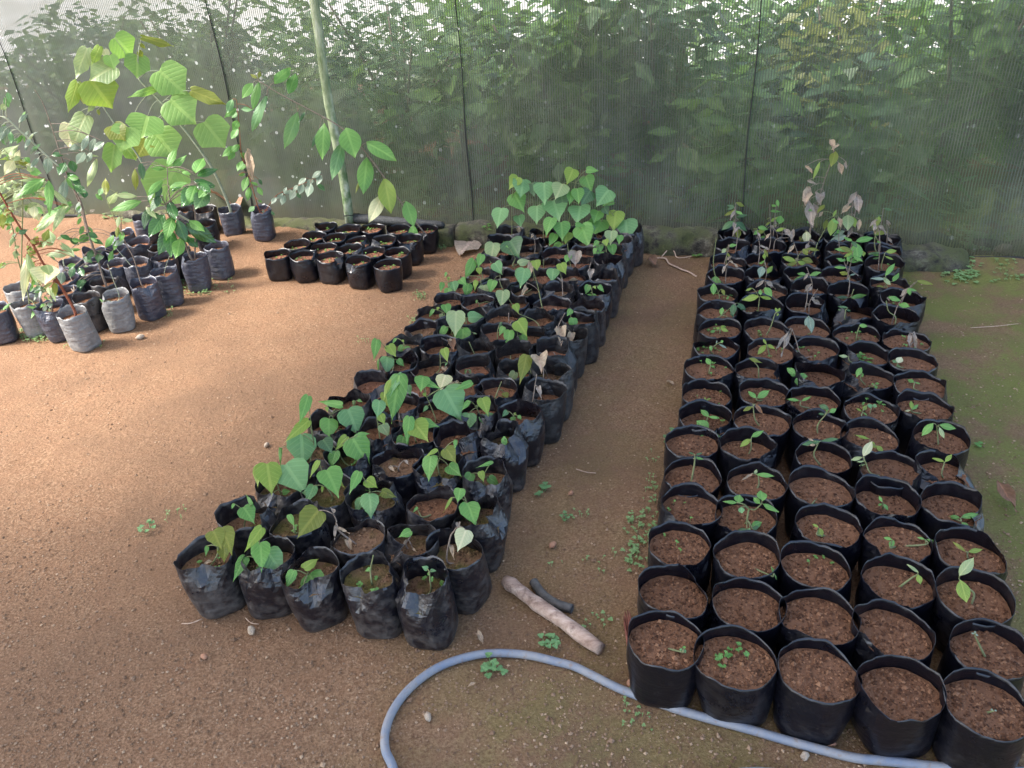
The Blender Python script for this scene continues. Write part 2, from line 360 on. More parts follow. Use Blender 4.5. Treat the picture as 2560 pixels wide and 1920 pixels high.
brownb = math_n(nt, 'MULTIPLY', ramp(nt, math_n(nt, 'MULTIPLY', s[1], 5.0, clamp=True), [(0.15, 1), (0.9, 0)]), ramp(nt, dirt, [(.4, .3), (.6, .9)]))
thread = mix(nt, brownb, thread, (0.10, 0.07, 0.04))
vor = N(nt, 'ShaderNodeTexVoronoi'); vor.inputs['Scale'].default_value = 7.5; L(nt, mapped(nt, uvn, (1, 1, 1), (.3, .7, 0)), vor.inputs['Vector'])
vd = math_n(nt, 'ADD', vor.outputs['Distance'], math_n(nt, 'MULTIPLY', noise_n(nt, uvn, 90, 2), .07))
vr = sep(nt, vor.outputs['Color'])[0]
spot = math_n(nt, 'LESS_THAN', vd, math_n(nt, 'MULTIPLY', math_n(nt, 'POWER', vr, 3.0), .105))
vor2 = N(nt, 'ShaderNodeTexVoronoi'); vor2.inputs['Scale'].default_value = 26; L(nt, uvn, vor2.inputs['Vector'])
spot2 = math_n(nt, 'MULTIPLY', math_n(nt, 'LESS_THAN', vor2.outputs['Distance'], math_n(nt, 'MULTIPLY', math_n(nt, 'POWER', sep(nt, vor2.outputs['Color'])[1], 3.0), .27)), ramp(nt, noise_n(nt, uvn, 1.9, 3), [(.42, 0), (.50, 1)]))
spot = math_n(nt, 'MAXIMUM', spot, math_n(nt, 'MULTIPLY', spot2, math_n(nt, 'MULTIPLY_ADD', leftm, .8, .2)))
thread = mix(nt, math_n(nt, 'MULTIPLY', spot, .85), thread, (0.62, 0.62, 0.58))
cov = math_n(nt, 'MAXIMUM', cov, spot)
L(nt, thread, b.inputs['Base Color']); b.inputs['Roughness'].default_value = .7; b.inputs['Specular IOR Level'].default_value = .25
tl = N(nt, 'ShaderNodeBsdfTranslucent'); L(nt, thread, tl.inputs['Color'])
ms0 = N(nt, 'ShaderNodeMixShader'); ms0.inputs[0].default_value = .28; L(nt, b.outputs[0], ms0.inputs[1]); L(nt, tl.outputs[0], ms0.inputs[2])
tr = N(nt, 'ShaderNodeBsdfTransparent'); ms = N(nt, 'ShaderNodeMixShader')
L(nt, cov, ms.inputs[0]); L(nt, tr.outputs[0], ms.inputs[1]); L(nt, ms0.outputs[0], ms.inputs[2]); L(nt, ms.outputs[0], out.inputs['Surface'])
NETM = m
NETDARK = make_plain('black_net_cord', (0.012, 0.012, 0.012), (0.04, 0.04, 0.038), 200, .8, .6)
NETROLL = make_plain('rolled_net', (0.016, 0.017, 0.018), (0.085, 0.085, 0.085), 60, .6, .9, (2.2, 2.2, 2.2))
def net_off(p, z):
    o = .016 * math.sin(p * 2.3 + .7) + .02 * noise.noise(Vector((p * 1.4, z * .8, 2))) + .007 * noise.noise(Vector((p * 7, z * 1.5, 4)))
    k = max(0, 1 - z / .35); o -= .03 * k * k * (1 + noise.noise(Vector((p * 3, 0, 7))))          # slack at the foot
    if p > .5: o -= .05 * min(1, (p - .5) / .5) * max(0, 1 - abs(z - .10) / .22)                    # bulging hem at the mossy end
    return o
NU0, NU1, NZ0, NZ1 = -6.4, 3.6, .055, 2.34
V = []; UVs = []; nu, nz = 250, 44
for j in range(nz + 1):
    z = NZ0 + (NZ1 - NZ0) * (j / nz) ** 1.25
    for i in range(nu + 1):
        p = NU0 + (NU1 - NU0) * i / nu
        zz = z
        if j == 0: zz = z + .012 * noise.noise(Vector((p * 4, 1, 1))) - (.03 if p > .9 else 0)
        V.append(uv(p, NET_V + net_off(p, zz), zz)); UVs.append((p, zz))
Fc = [(j * (nu + 1) + i, j * (nu + 1) + i + 1, (j + 1) * (nu + 1) + i + 1, (j + 1) * (nu + 1) + i) for j in range(nz) for i in range(nu)]
net = empty('shade_net', uv(-1.4, NET_V, 0.0)); nl = net.location
tag(net, 'grimy see-through shade net hung as a wall behind the bag beds', 'net')
mesh_obj('net_sheet', [v - nl for v in V], Fc, NETM, net, uvs=UVs)
for t in (('P', 128, 428), ('P', 546, 452), ('P', 1025, 481), ('P', 1598, 492)):
    p0 = on_v(*t, NET_V); p = p0.dot(DA); mb = MB()
    mb.tube([uv(p + .004 * math.sin(z * 9), NET_V + net_off(p, z) - .004, z) - nl for z in [.06 + k * .06 for k in range(38)]], .0028, 5)
    mb.obj('seam', NETDARK, net)
mb = MB(); mb.tube([uv(NU0 + .05 + k * .12, NET_V + net_off(NU0 + k * .12, .07) - .006, .062 + .01 * noise.noise(Vector((k * .5, 0, 0))) - (.028 if NU0 + k * .12 > .9 else 0)) - nl for k in range(83)], .0075, 6); mb.obj('hem', NETDARK, net)
mb = MB(); mb.tube([uv(NU0 + k * .25, NET_V + .01, 2.34) - nl for k in range(41)], .008, 6); mb.obj('top_cord', NETDARK, net)
# the rolled-up length of net lying on the kerb
A = [on_z('o', x, y, .13) for x, y in ((752, 745), (860, 760), (985, 790), (1100, 812), (1210, 838))]
A = [on_v('o', x, y, 3.655 - .008 * k) for k, (x, y) in enumerate(((752, 745), (860, 760), (985, 790), (1100, 812), (1210, 838)))]
P_ = curve_pts(A, 10); mb = MB(); rr = []
for k in range(len(P_)):
    t = k / (len(P_) - 1); rr.append((.026 - .008 * t) * (1 + .12 * noise.noise(Vector((k * .6, 0, 0)))) * (.55 if k in (0, len(P_) - 1) else 1))
P_ = [Vector((p.x, p.y, .083 + r * .95 - (.0 if k < 18 else .0))) for k, (p, r) in enumerate(zip(P_, rr))]
mb.tube(P_, rr, 12); tag(mb.obj('net_roll', NETROLL), 'black rolled-up strip of netting lying on the kerb by the pole', 'net')

# mossy upright pole
m, nt, b, out = mat_new('mossy_pole'); co = pos(nt)
c = ramp(nt, noise_n(nt, mapped(nt, co, (6, 6, 1.2)), 4, 6, .7), [(0.34, (0.12, 0.16, 0.07)), (0.52, (0.30, 0.35, 0.22)), (0.72, (0.55, 0.57, 0.46))])
c = mix(nt, math_n(nt, 'MULTIPLY', ramp(nt, noise_n(nt, co, 22, 4), [(.45, 0), (.62, .9)]), ramp(nt, math_n(nt, 'MULTIPLY', sep(nt, co)[2], .8, clamp=True), [(.2, 1), (.9, .25)])), c, (0.075, 0.14, 0.04))
L(nt, c, b.inputs['Base Color']); b.inputs['Roughness'].default_value = .75; bump(nt, b, noise_n(nt, co, 90, 4), .5, .004)
pb = on_v('P', 752, 461, 3.635)
mb = MB(); mb.tube([Vector((pb.x + .006 * math.sin(k * 1.1), pb.y, .06 + k * .16)) for k in range(15)], [.0235 - .0003 * k + .0007 * math.sin(k * 2.2) for k in range(15)], 16)
tag(mb.obj('pole', m), 'upright pale pole stained with green moss in front of the net', 'pole')
mb = MB(); mb.tube([Vector((pb.x + .025 * math.cos(a), pb.y + .025 * math.sin(a), .135 + .004 * math.sin(3 * a))) for a in [k * .42 for k in range(16)]] + [Vector((pb.x + .05, pb.y + .05, .12))], .0022, 5)
tag(mb.obj('tie_wire', NETDARK), 'dark wire tied round the foot of the mossy pole', 'wire')

# added, unseen translucent sheets that block the sun, left open above the saplings
m, nt, b, out = mat_new('blocker_sheet'); b.inputs['Base Color'].default_value = (.5, .5, .48, 1); b.inputs['Roughness'].default_value = .6
tl = N(nt, 'ShaderNodeBsdfTranslucent'); tl.inputs['Color'].default_value = (.50, .50, .50, 1)
ms0 = N(nt, 'ShaderNodeMixShader'); ms0.inputs[0].default_value = .5; L(nt, b.outputs[0], ms0.inputs[1]); L(nt, tl.outputs[0], ms0.inputs[2]); L(nt, ms0.outputs[0], out.inputs['Surface'])
BLOCKERM = m
BLOCKER_Z = 2.36
sun_blocker = empty('sun_blocker', uv(0, 1.5, 0)); rl = sun_blocker.location
tag(sun_blocker, 'added translucent sheet above the frame that keeps sun off the bag beds', 'sun_blocker')
def blocker_sheet(u0, u1, v0, v1):
    V = []; n = 16
    for k in range(n + 1):
        for j in range(2):
            V.append(uv(u0 + (u1 - u0) * k / n, (v0, v1)[j], BLOCKER_Z + .01 * math.sin(k * 2.1)) - rl)
    mesh_obj('blocker_sheet', V, [(2 * k, 2 * k + 2, 2 * k + 3, 2 * k + 1) for k in range(n)], BLOCKERM, sun_blocker)
RU, RR = -3.35, .3
blocker_sheet(RU, RR, .55, 3.3)
blocker_sheet(-7.0, RR, -1.6, .5)
mb = MB()  # added beams and posts that carry the sun-blocking sheets
for q in (-1.6, .525, 3.3): mb.tube([uv(-7 if q < .5 else RU, q, BLOCKER_Z - .03) - rl, uv(RR, q, BLOCKER_Z - .03) - rl], .02, 8)
mb.obj('blocker_beam', STEM_P, sun_blocker)
for p, q in ((-7, -1.6), (RR, -1.6)):
    mb = MB(); mb.tube([uv(p, q, -.02) - rl, uv(p, q, BLOCKER_Z - .01) - rl], .025, 8); mb.obj('blocker_post', STEM_P, sun_blocker)
# ---------------------------------------------------------------- bags of soil
def angdiff(a, b): return abs((a - b + math.pi) % (2 * math.pi) - math.pi)
class Bag:
    def __init__(s, loc, R, h, zs, seed, dents=(), lean=(0, 0), rimn=.05, wr=.012, back=.012):
        s.loc = Vector(loc); s.R = R; s.h = h; s.zs = zs; s.seed = seed; s.dents = [(math.radians(a), math.radians(b), min(.05, c * 1.6), max(d, .58)) for a, b, c, d in dents]
        s.lean = lean; s.rimn = rimn; s.wr = wr; s.back = back; s.n = 40
        s.rnd = random.Random(seed); s.phs = s.rnd.uniform(-.5, .5); s.obj = None; s.info = {}
        s.sq = s.rnd.uniform(.02, .09); s.ear = s.rnd.uniform(.002, .016)
    def rim(s, ph):
        c, q = math.cos(ph), math.sin(ph)
        e = abs(math.cos(ph - s.phs)) ** 10
        return s.h * (1 + 1.4 * s.rimn * noise.noise(Vector((c * 1.6, q * 1.6, s.seed * .37))) + .6 * s.rimn * noise.noise(Vector((c * 4, q * 4, s.seed * .71)))) + s.back * max(0, q) + s.ear * e
    def rad(s, ph, z):
        t = max(0, min(1, z / s.h)); c, q = math.cos(ph - s.phs), math.sin(ph - s.phs)
        se = (abs(c) ** 3.4 + abs(q) ** 3.4) ** (-1 / 3.4)
        rb = .90 * se; rt = 1 + s.sq * math.cos(2 * (ph - s.phs)); k = min(1, t * 1.6); k = k * k * (3 - 2 * k)
        r = s.R * (rb + (rt - rb) * k) * (1 + .028 * math.sin(math.pi * min(1, t * 1.1)))
        if t < .08: r *= .93 + .07 * t / .08
        r *= 1 + .045 * noise.noise(Vector((c * 1.3, q * 1.3, s.seed * .53 + t * 1.5))) + .05 * t ** 3 * noise.noise(Vector((c * 2.1, q * 2.1, s.seed * .91))) + s.wr * noise.noise(Vector((c * 2.2, q * 2.2, t * 11 + s.seed)))
        return r
    def dent(s, ph, z):
        d = 0; wz = 0
        for a, hs, dep, zc in s.dents:
            w = max(0, 1 - angdiff(ph, a) / hs); z0 = zc * s.h; z1 = z0 + (1 - w) * (s.h - z0) * .85
            k = max(0, min(1.15, (z - z1) / max(.01, s.h - z0))) if w > 0 else 0
            d += dep * min(1, w * 1.5) * k; wz = max(wz, 1 if k > 0 else 0)
        return d, wz
    def point(s, ph, z, off=0.0, crease=0.0):
        d, w = s.dent(ph, z); r = s.rad(ph, z) - d - off + crease * w
        zz = max(z - d * .35, 0); return Vector((math.cos(ph) * r + s.lean[0] * zz, math.sin(ph) * r + s.lean[1] * zz, zz)), w
    def build(s, film, soil, crumbs, name='grow_bag'):
        n = s.n; T = [0, .025, .09, .2, .33, .46, .58, .69, .78, .86, .93, 1.0]
        V = []; Fc = []; flat = set(); W = []
        ang = [2 * math.pi * k / n for k in range(n)]
        for t in T:
            for k, a in enumerate(ang):
                p, w = s.point(a, t * s.rim(a), 0, s.rnd.uniform(-.0014, .0014) if t > .5 else 0); V.append(p); W.append(w)
        m = len(T)
        for t in (1.0, .93, .84, .70):
            for a in ang:
                p, w = s.point(a, max(t * s.rim(a), s.zs - .01) if t < .9 else t * s.rim(a), .0004); V.append(p); W.append(w)
        for j in range(m + 3):
            for k in range(n):
                a, b_ = j * n + k, j * n + (k + 1) % n
                if j == m - 1 or max(W[a], W[b_], W[a + n]) > .05: flat.add(len(Fc))
                Fc.append((a, b_, b_ + n, a + n))
        Fc.append(tuple(range(n))[::-1])
        e = empty(name, s.loc); s.obj = e
        mesh_obj('bag_film', V, Fc, film, e, flat=flat)
        # soil
        mb = MB(); rings = 7; mb.v.append(Vector((s.lean[0] * s.zs, s.lean[1] * s.zs, s.soil_z(0, 0))))
        for k in range(1, rings + 1):
            for a in ang[::2]:
                p, _ = s.point(a, s.zs, .0015); q = Vector((p.x * k / rings, p.y * k / rings, 0)); q.z = s.soil_z(q.x, q.y); mb.v.append(q)
        h = n // 2
        for k in range(h): mb.f.append((0, 1 + k, 1 + (k + 1) % h))
        for j in range(rings - 1):
            for k in range(h):
                a, b_ = 1 + j * h + k, 1 + j * h + (k + 1) % h; mb.f.append((a, a + h, b_ + h, b_))
        for k in range(crumbs):
            a = s.rnd.uniform(0, 6.283); f = math.sqrt(s.rnd.random()) * .95; p, _ = s.point(a, s.zs, .004)
            r = .0016 + .0034 * s.rnd.random() ** 2
            if s.rnd.random() < .03: r *= 1.7
            mb.lump(Vector((p.x * f, p.y * f, s.soil_z(p.x * f, p.y * f) + r * .3)), r, s.rnd)
        mb.obj('soil', soil, e, smooth=False)
        return e
    def soil_z(s, x, y): return s.zs + .006 * noise.noise(Vector((x * 16, y * 16, s.seed))) + .0025 * noise.noise(Vector((x * 70, y * 70, s.seed)))
    def top(s): return s.loc + Vector((s.lean[0] * s.zs, s.lean[1] * s.zs, s.zs))

def relax(bags, it=60, gap=-.002):
    for _ in range(it):
        for i in range(len(bags)):
            for j in range(i):
                d = bags[i].loc - bags[j].loc; d.z = 0; L_ = d.length; mn = bags[i].R + bags[j].R + gap
                if L_ < mn and L_ > 1e-6:
                    d *= (mn - L_) / L_ * .5; bags[i].loc += d; bags[j].loc -= d
def grid_of(text):
    out = []
    for line in text.strip().splitlines():
        row = []
        for w in line.split():
            t = w[0]; x, y = w[1:].split(','); row.append((t, float(x), float(y)))
        out.append(row)
    return out

# ---------------------------------------------------------------- leaves and plants
PROF = dict(
    heart=[(-.045, .14), (-.03, .27), (.01, .38), (.11, .465), (.24, .495), (.37, .465), (.51, .375), (.65, .25), (.77, .135), (.89, .042), (1, .003)],
    ell=[(0, .02), (.05, .12), (.14, .28), (.27, .43), (.40, .5), (.54, .49), (.67, .41), (.79, .28), (.89, .14), (.95, .06), (1, .005)],
    big=[(-.06, .20), (-.02, .36), (.06, .47), (.18, .52), (.33, .54), (.48, .56), (.58, .55), (.70, .36), (.82, .19), (.92, .07), (1, .004)],
    lance=[(0, .02), (.06, .16), (.15, .32), (.26, .45), (.38, .5), (.50, .46), (.62, .37), (.74, .26), (.85, .15), (.94, .05), (1, .004)])
def leaf_mesh(base, tip, nrm, width, shape, rnd, curl=None, wave=None, dry=False, flat=False):
    """leaf from its petiole point to its tip, in the plane of nrm, with a trough along the midrib and a drooping tip"""
    mid = tip - base; Ln = mid.length; y = mid / Ln; x = y.cross(nrm).normalized(); z = x.cross(y).normalized()
    curl = rnd.uniform(.04, .24) if curl is None else curl; wave = rnd.uniform(.015, .05) if wave is None else wave
    vee = rnd.uniform(.06, .38); prof = PROF[shape]; V = []; U = []; Fc = []; ph = rnd.uniform(0, 6)
    if dry: vee = rnd.uniform(.3, .9); wave = .09; curl = rnd.uniform(-.2, .3)
    if dry and not flat: width *= .8; vee = rnd.uniform(.7, 1.5)
    jit = .045 * Ln if dry else .006 * Ln
    if flat: vee = rnd.uniform(.1, .3); wave = .05; curl = .05
    cols = (-1, -.55, 0, .55, 1)
    for k, (t, w) in enumerate(prof):
        ser = (1.0 + (.035 if k % 2 else -.02)) if shape in ('heart',) else 1
        for c in cols:
            a = abs(c); tt = max(t, 0) * (1 - a) + t * a; xx = c * w * width * (ser if a == 1 else 1)
            zz = Ln * (-curl * max(tt, 0) ** 2 + wave * math.sin(7 * tt + ph + c * 1.7) * a) + vee * abs(xx) - (.10 * Ln * w * a * a)
            V.append(base + x * (xx + rnd.uniform(-jit, jit) * .6) + y * (tt * Ln + rnd.uniform(-jit, jit) * .4) + z * (zz + rnd.uniform(-jit, jit))); U.append((c * w, tt))
    for k in range(len(prof) - 1):
        for j in range(4):
            a = k * 5 + j; Fc.append((a, a + 1, a + 6, a + 5))
    return V, Fc, U
def leaf(name, parent, org, base, tip, nrm, width, shape, colr, rnd, **kw):
    V, Fc, U = leaf_mesh(base, tip, nrm, width, shape, rnd, **kw)
    return mesh_obj(name, [v - org for v in V], Fc, LEAF[colr], parent, uvs=U)
UP = Vector((0, 0, 1))
def facing(p, rnd, upw=.55, spread=.3):
    return ((CAM - p).normalized() * .75 + UP * upw + Vector((rnd.uniform(-1, 1), rnd.uniform(-1, 1), rnd.uniform(-1, 1))) * spread).normalized()
def hit_plane(t, x, y, p, n):
    d = ray(t, x, y); return CAM + d * ((p - CAM).dot(n) / d.dot(n))
def seen_leaf(part, org, t, spec, yy, zmin, shape, rnd, name='leaf', dry=False, upw=.55, spread=.3):
    """a leaf given by the pixels of its petiole point and tip; its distance is that of the plant it grows on"""
    bx, by, tx, ty, asp = spec[:5]; colr = spec[5]
    b = on_y(t, bx, by, yy + rnd.uniform(-.018, .018), zmin); n = facing(b, rnd, upw, spread)
    tp = hit_plane(t, tx, ty, b, n)
    if tp.z < .012: tp.z = .012 + rnd.random() * .01
    L_ = (tp - b).length; d = dry or colr in 'wkr'
    leaf(name, part, org, b, tp, n, L_ * asp * (1.05 if shape != 'heart' else 1.04), shape, colr, rnd, dry=d)
    return b
def parse_leaf(txt):
    q = txt.split(','); return [float(v) for v in q[:5]] + [q[5] if len(q) > 5 else 'g']
def plant(bag, t, stem, leaves, shape, rnd, stem_mat, rad=.0026, root=None, petiole=True, name='seedling', ys=0.0, upw=.55, rad_top=None):
    """stem: pixel chain from soil to tip; leaves hang from the closest stem point"""
    org = bag.loc; yy = bag.loc.y + ys; zmin = bag.zs + .012
    top = bag.top() if root is None else root
    pts = [top - UP * .006] + [on_y(t, x, y, yy, zmin) for x, y in stem]
    mb = MB(); sp = curve_pts(pts, 6) if len(pts) > 1 else pts
    if len(pts) > 1:
        m = len(sp); rt = rad * .55 if rad_top is None else rad_top
        mb.tube([p - org for p in sp], [rad + (rt - rad) * k / (m - 1) for k in range(m)], 6)
    part = empty(name, (0, 0, 0)) if False else None
    todo = []
    for lf in leaves:
        spec = parse_leaf(lf); todo.append(spec)
    bases = []
    holder = mesh_obj(name, [(0, 0, 0)], [], None, bag.obj)
    for spec in todo:
        b = seen_leaf(holder, org, t, spec, yy, zmin, shape, rnd, upw=upw); bases.append(b)
    if petiole:
        for b in bases:
            q = min(sp, key=lambda p: (p - b).length + (0.25 * (p - sp[-1]).length))
            if (q - b).length > .004:
                mid = (q + b) / 2 + UP * (q - b).length * .12
                mb.tube([p - org for p in curve_pts([q, mid, b], 4)], [min(rad * .5, .0013)] * 9, 5)
    if not mb.v: mb.tube([Vector((0, 0, bag.zs - .004)), Vector((0, 0, bag.zs + .01))], rad * .6, 5)
    me = holder.data; me.clear_geometry(); me.from_pydata([tuple(v) for v in mb.v], [], mb.f)
    me.polygons.foreach_set('use_smooth', [True] * len(me.polygons)); me.materials.append(stem_mat); me.update()
    return holder
def sprouts(bag, n, rnd, spread=.6, size=.004, name='weed_sprouts', colr='g', cx=0, cy=0):
    """a pinch of tiny round-leaved weeds coming up in the soil"""
    V = []; Fc = []; U = []
    for k in range(n):
        a = rnd.uniform(0, 6.28); f = math.sqrt(rnd.random()) * bag.R * spread
        x, y = cx + f * math.cos(a), cy + f * math.sin(a); L0 = math.hypot(x, y)
        if L0 > bag.R * .82: x *= bag.R * .82 / L0; y *= bag.R * .82 / L0
        z = bag.soil_z(x, y) + .004 + rnd.random() * .012
        for j in range(rnd.choice((2, 2, 3))):
            aa = rnd.uniform(0, 6.28); b = Vector((x, y, z)); d = Vector((math.cos(aa), math.sin(aa), rnd.uniform(.1, .6))).normalized()
            v, f_, u_ = leaf_mesh(b, b + d * size * rnd.uniform(1.2, 2.6), UP, size * 1.9, 'ell', rnd)
            o = len(V); V += v; U += u_; Fc += [tuple(i + o for i in q) for q in f_]
        o = len(V); q = Vector((x, y, bag.soil_z(x, y) - .002)); t_ = Vector((x, y, z))
        for d in (Vector((.0005, 0, 0)), Vector((-.0003, .0004, 0)), Vector((-.0003, -.0004, 0))): V += [q + d, t_ + d]; U += [(0, 0), (0, 0)]
        for j in range(3): Fc.append((o + 2 * j, o + (2 * j + 2) % 6, o + (2 * j + 3) % 6, o + 2 * j + 1))
    return tag(mesh_obj(name, V, Fc, LEAF[colr], bag.obj, uvs=U), kind='stuff')
ORD = ['first', 'second', 'third', 'fourth', 'fifth', 'sixth', 'seventh', 'eighth', 'ninth', 'tenth', 'eleventh', 'twelfth', 'thirteenth', 'fourteenth', 'fifteenth', 'sixteenth', 'seventeenth', 'eighteenth', 'nineteenth']
NUM = {0: 'stemless', 1: 'one-leaved', 2: 'two-leaved', 3: 'three-leaved', 4: 'four-leaved', 5: 'five-leaved', 6: 'six-leaved', 7: 'seven-leaved', 8: 'eight-leaved', 9: 'nine-leaved', 10: 'ten-leaved'}
# ---------------------------------------------------------------- where the bags stand (soil centres read from the photo, on the level of the soil)
RIGHT = grid_of('''
a365,560 a1000,700 a1640,880 b1130,940 b1860,1160
c460,1415 a1030,245 a1690,365 b1070,540 b1880,690
c500,1100 c1060,1255 c1680,1245 d1125,1375 d1760,1530
c560,810 c1040,865 c1720,965 d1120,1000 d1700,1170
c560,470 c1100,575 c1690,660 d1030,740 d1570,780
c610,225 c1050,245 c1690,345 d1030,445 d1540,470
e350,1170 e810,1190 e1300,1230 e1810,1355 d1470,180
e375,970 e860,990 e1290,1040 e1740,1110 e2243,1083
e380,790 e810,760 e1310,820 e1740,820 e2222,864
e440,555 e900,600 e1290,590 e1750,660 e2130,690
e475,410 e860,405 e1250,395 e1680,455 e2090,490
e440,250 e820,215 e1210,215 e1640,280 e1995,330
e470,105 e870,90 e1230,75 e1590,100 e2030,165
f310,790 f620,800 f970,790 f1330,805 f1720,860
f330,665 f640,655 f970,665 f1310,685 f1690,680
f370,540 f680,540 f1000,555 f1330,560 f1670,555
f410,430 f690,435 f1000,440 f1320,445 f1650,455
f430,345 f710,350 f1000,340 f1310,350 f1630,365
''')
MIDDLE = grid_of('''
g310,740 g780,760 g1210,840 g1740,890 h960,960
g630,430 g1060,440 g1540,560 h770,560 h1200,680
g900,130 g1340,170 g1750,180 h930,310 h1330,410
i520,840 i840,900 i1240,970 i1600,1010 i1960,1080
i640,650 i1070,690 i1400,720 i1680,760 j1030,920
i800,450 i1250,460 i1580,520 j800,650 j1200,690
i1020,270 i1400,290 i1840,300 j960,470 j1320,530
k390,1050 k720,1080 k1060,1100 k1370,1150 k1730,1150
k520,890 k790,910 k1110,920 k1430,970 k1770,990
k640,760 k900,790 k1220,810 k1530,830 k1850,840
k720,640 k1010,660 k1330,665 k1640,680 k1950,710
k840,520 k1130,520 k1420,520 k1720,550 k2040,580
k950,410 k1230,410 k1520,410 k1810,430 k2090,450
l380,1040 l670,1060 l930,1060 l1200,1060 l1480,1080
l470,930 l720,940 l990,940 l1260,945 l1530,945
l560,840 l820,840 l1070,845 l1320,850 l1560,860
l600,750 l850,755 l1090,760 l1350,765 l1620,770
l680,675 l930,680 l1170,685 l1420,680 l1690,690
''')
SMALL = grid_of('''
q290,905 q490,910 q690,920 q905,960 q1115,980
q440,830 q630,855 q830,870 q1000,885 q1190,890
q560,775 q715,780 q900,795 q1090,800 q1285,790
q660,700 q830,715 q1000,695 q1205,710 q1400,705
''')
D = lambda *a: list(a)
RD = {(5, 4): D((-20, 75, .045, .5), (-150, 60, .03, .55)), (4, 4): D((-40, 50, .022, .6)), (8, 1): D((-90, 85, .040, .55), (-10, 40, .018, .6)),
      (8, 2): D((-120, 60, .012, .7), (60, 90, .01, .7)), (8, 3): D((-170, 70, .045, .5)), (9, 3): D((-170, 65, .04, .5)), (11, 3): D((-170, 70, .045, .45), (40, 50, .02, .6)),
      (12, 4): D((-80, 60, .018, .55)), (11, 4): D((-90, 60, .01, .6)), (5, 1): D((-55, 40, .014, .55)), (6, 0): D((-50, 45, .018, .55)), (9, 0): D((100, 80, .018, .6)),
      (11, 2): D((-30, 60, .02, .55)), (11, 1): D((-70, 60, .014, .6)), (5, 2): D((-110, 45, .01, .6)), (4, 3): D((-120, 30, .01, .7)), (12, 3): D((-90, 60, .02, .55)),
      (13, 1): D((-80, 55, .03, .5), (20, 50, .03, .5)), (13, 2): D((-60, 60, .022, .5)), (14, 1): D((-10, 70, .04, .5)), (14, 3): D((-80, 60, .02, .5)), (15, 2): D((-30, 60, .035, .45)),
      (15, 0): D((-60, 60, .025, .5)), (16, 1): D((-60, 60, .03, .5)), (16, 0): D((-40, 60, .03, .5)), (17, 4): D((-50, 60, .045, .45)), (17, 0): D((-30, 60, .04, .45)), (17, 2): D((-90, 60, .035, .5)), (16, 2): D((-120, 60, .035, .5)), (17, 3): D((-110, 60, .03, .5))}
MD = {(0, 1): D((-60, 60, .016, .62)), (0, 2): D((-80, 55, .024, .58)), (0, 4): D((-100, 60, .022, .60)), (1, 3): D((-160, 50, .030, .55)), (1, 0): D((-10, 45, .02, .6)), (2, 2): D((-90, 60, .022, .58)),
      (2, 0): D((-140, 40, .018, .6)), (2, 1): D((-130, 45, .016, .6)), (2, 4): D((-20, 70, .038, .5), (150, 60, .03, .6)), (3, 3): D((-90, 75, .030, .52)), (3, 4): D((-100, 60, .026, .55)), (4, 4): D((-40, 90, .045, .45), (150, 50, .03, .5)),
      (5, 3): D((-90, 80, .040, .45)), (5, 4): D((-60, 70, .016, .6)), (4, 3): D((-60, 90, .045, .45)), (5, 1): D((-90, 80, .04, .5)), (5, 2): D((-90, 70, .02, .55)), (6, 0): D((-60, 80, .04, .5)), (5, 0): D((-60, 60, .03, .5)),
      (4, 1): D((-60, 60, .02, .55)), (4, 0): D((-100, 60, .02, .5)), (3, 0): D((-70, 50, .024, .5)), (3, 1): D((-60, 60, .02, .5)), (7, 3): D((-160, 45, .035, .5)), (8, 2): D((-150, 45, .03, .55)), (8, 3): D((-90, 60, .012, .6)), (7, 4): D((-160, 40, .02, .6)),
      (9, 4): D((-90, 60, .01, .7)), (6, 4): D((-170, 40, .02, .6)), (12, 3): D((-160, 60, .03, .55)), (12, 4): D((-90, 50, .014, .55)), (14, 4): D((-90, 50, .014, .55)), (17, 0): D((-90, 60, .02, .55)), (16, 0): D((-120, 60, .03, .5))}
SD = {(0, 1): D((-20, 40, .016, .6)), (0, 3): D((-130, 45, .014, .6)), (0, 2): D((-40, 35, .02, .6)), (2, 2): D((-10, 60, .03, .5)), (2, 3): D((-150, 60, .03, .5)), (3, 0): D((-150, 40, .014, .6)), (2, 4): D((-90, 40, .012, .6)), (3, 4): D((-120, 50, .02, .5)), (1, 2): D((-60, 60, .025, .5))}
rnd = random.Random(11); ALL = []
RB, MBG, SB = {}, {}, {}
for r, row in enumerate(RIGHT):
    for c, t in enumerate(row):
        h = .130 + rnd.uniform(-.005, .006); zs = .117
        zs += rnd.uniform(-.007, .003)
        if r >= 11: zs = .110 + rnd.uniform(-.006, .004); h += .004
        if (r, c) in RD: zs -= .012
        if (r, c) not in RD and rnd.random() < .55: RD[r, c] = [(rnd.uniform(-170, 10), rnd.uniform(30, 60), rnd.uniform(.004, .011), .62)]
        p = on_z(*t, zs); p.z = 0
        RB[r, c] = Bag(p, .0725 * (1 + rnd.uniform(-.03, .03)) * (1 if r < 12 else .985), h, zs, 100 + r * 7 + c * 31, RD.get((r, c), ()), (rnd.uniform(-.08, .08), rnd.uniform(-.06, .06)), .06 if (r, c) not in RD else .075, .014, .018)
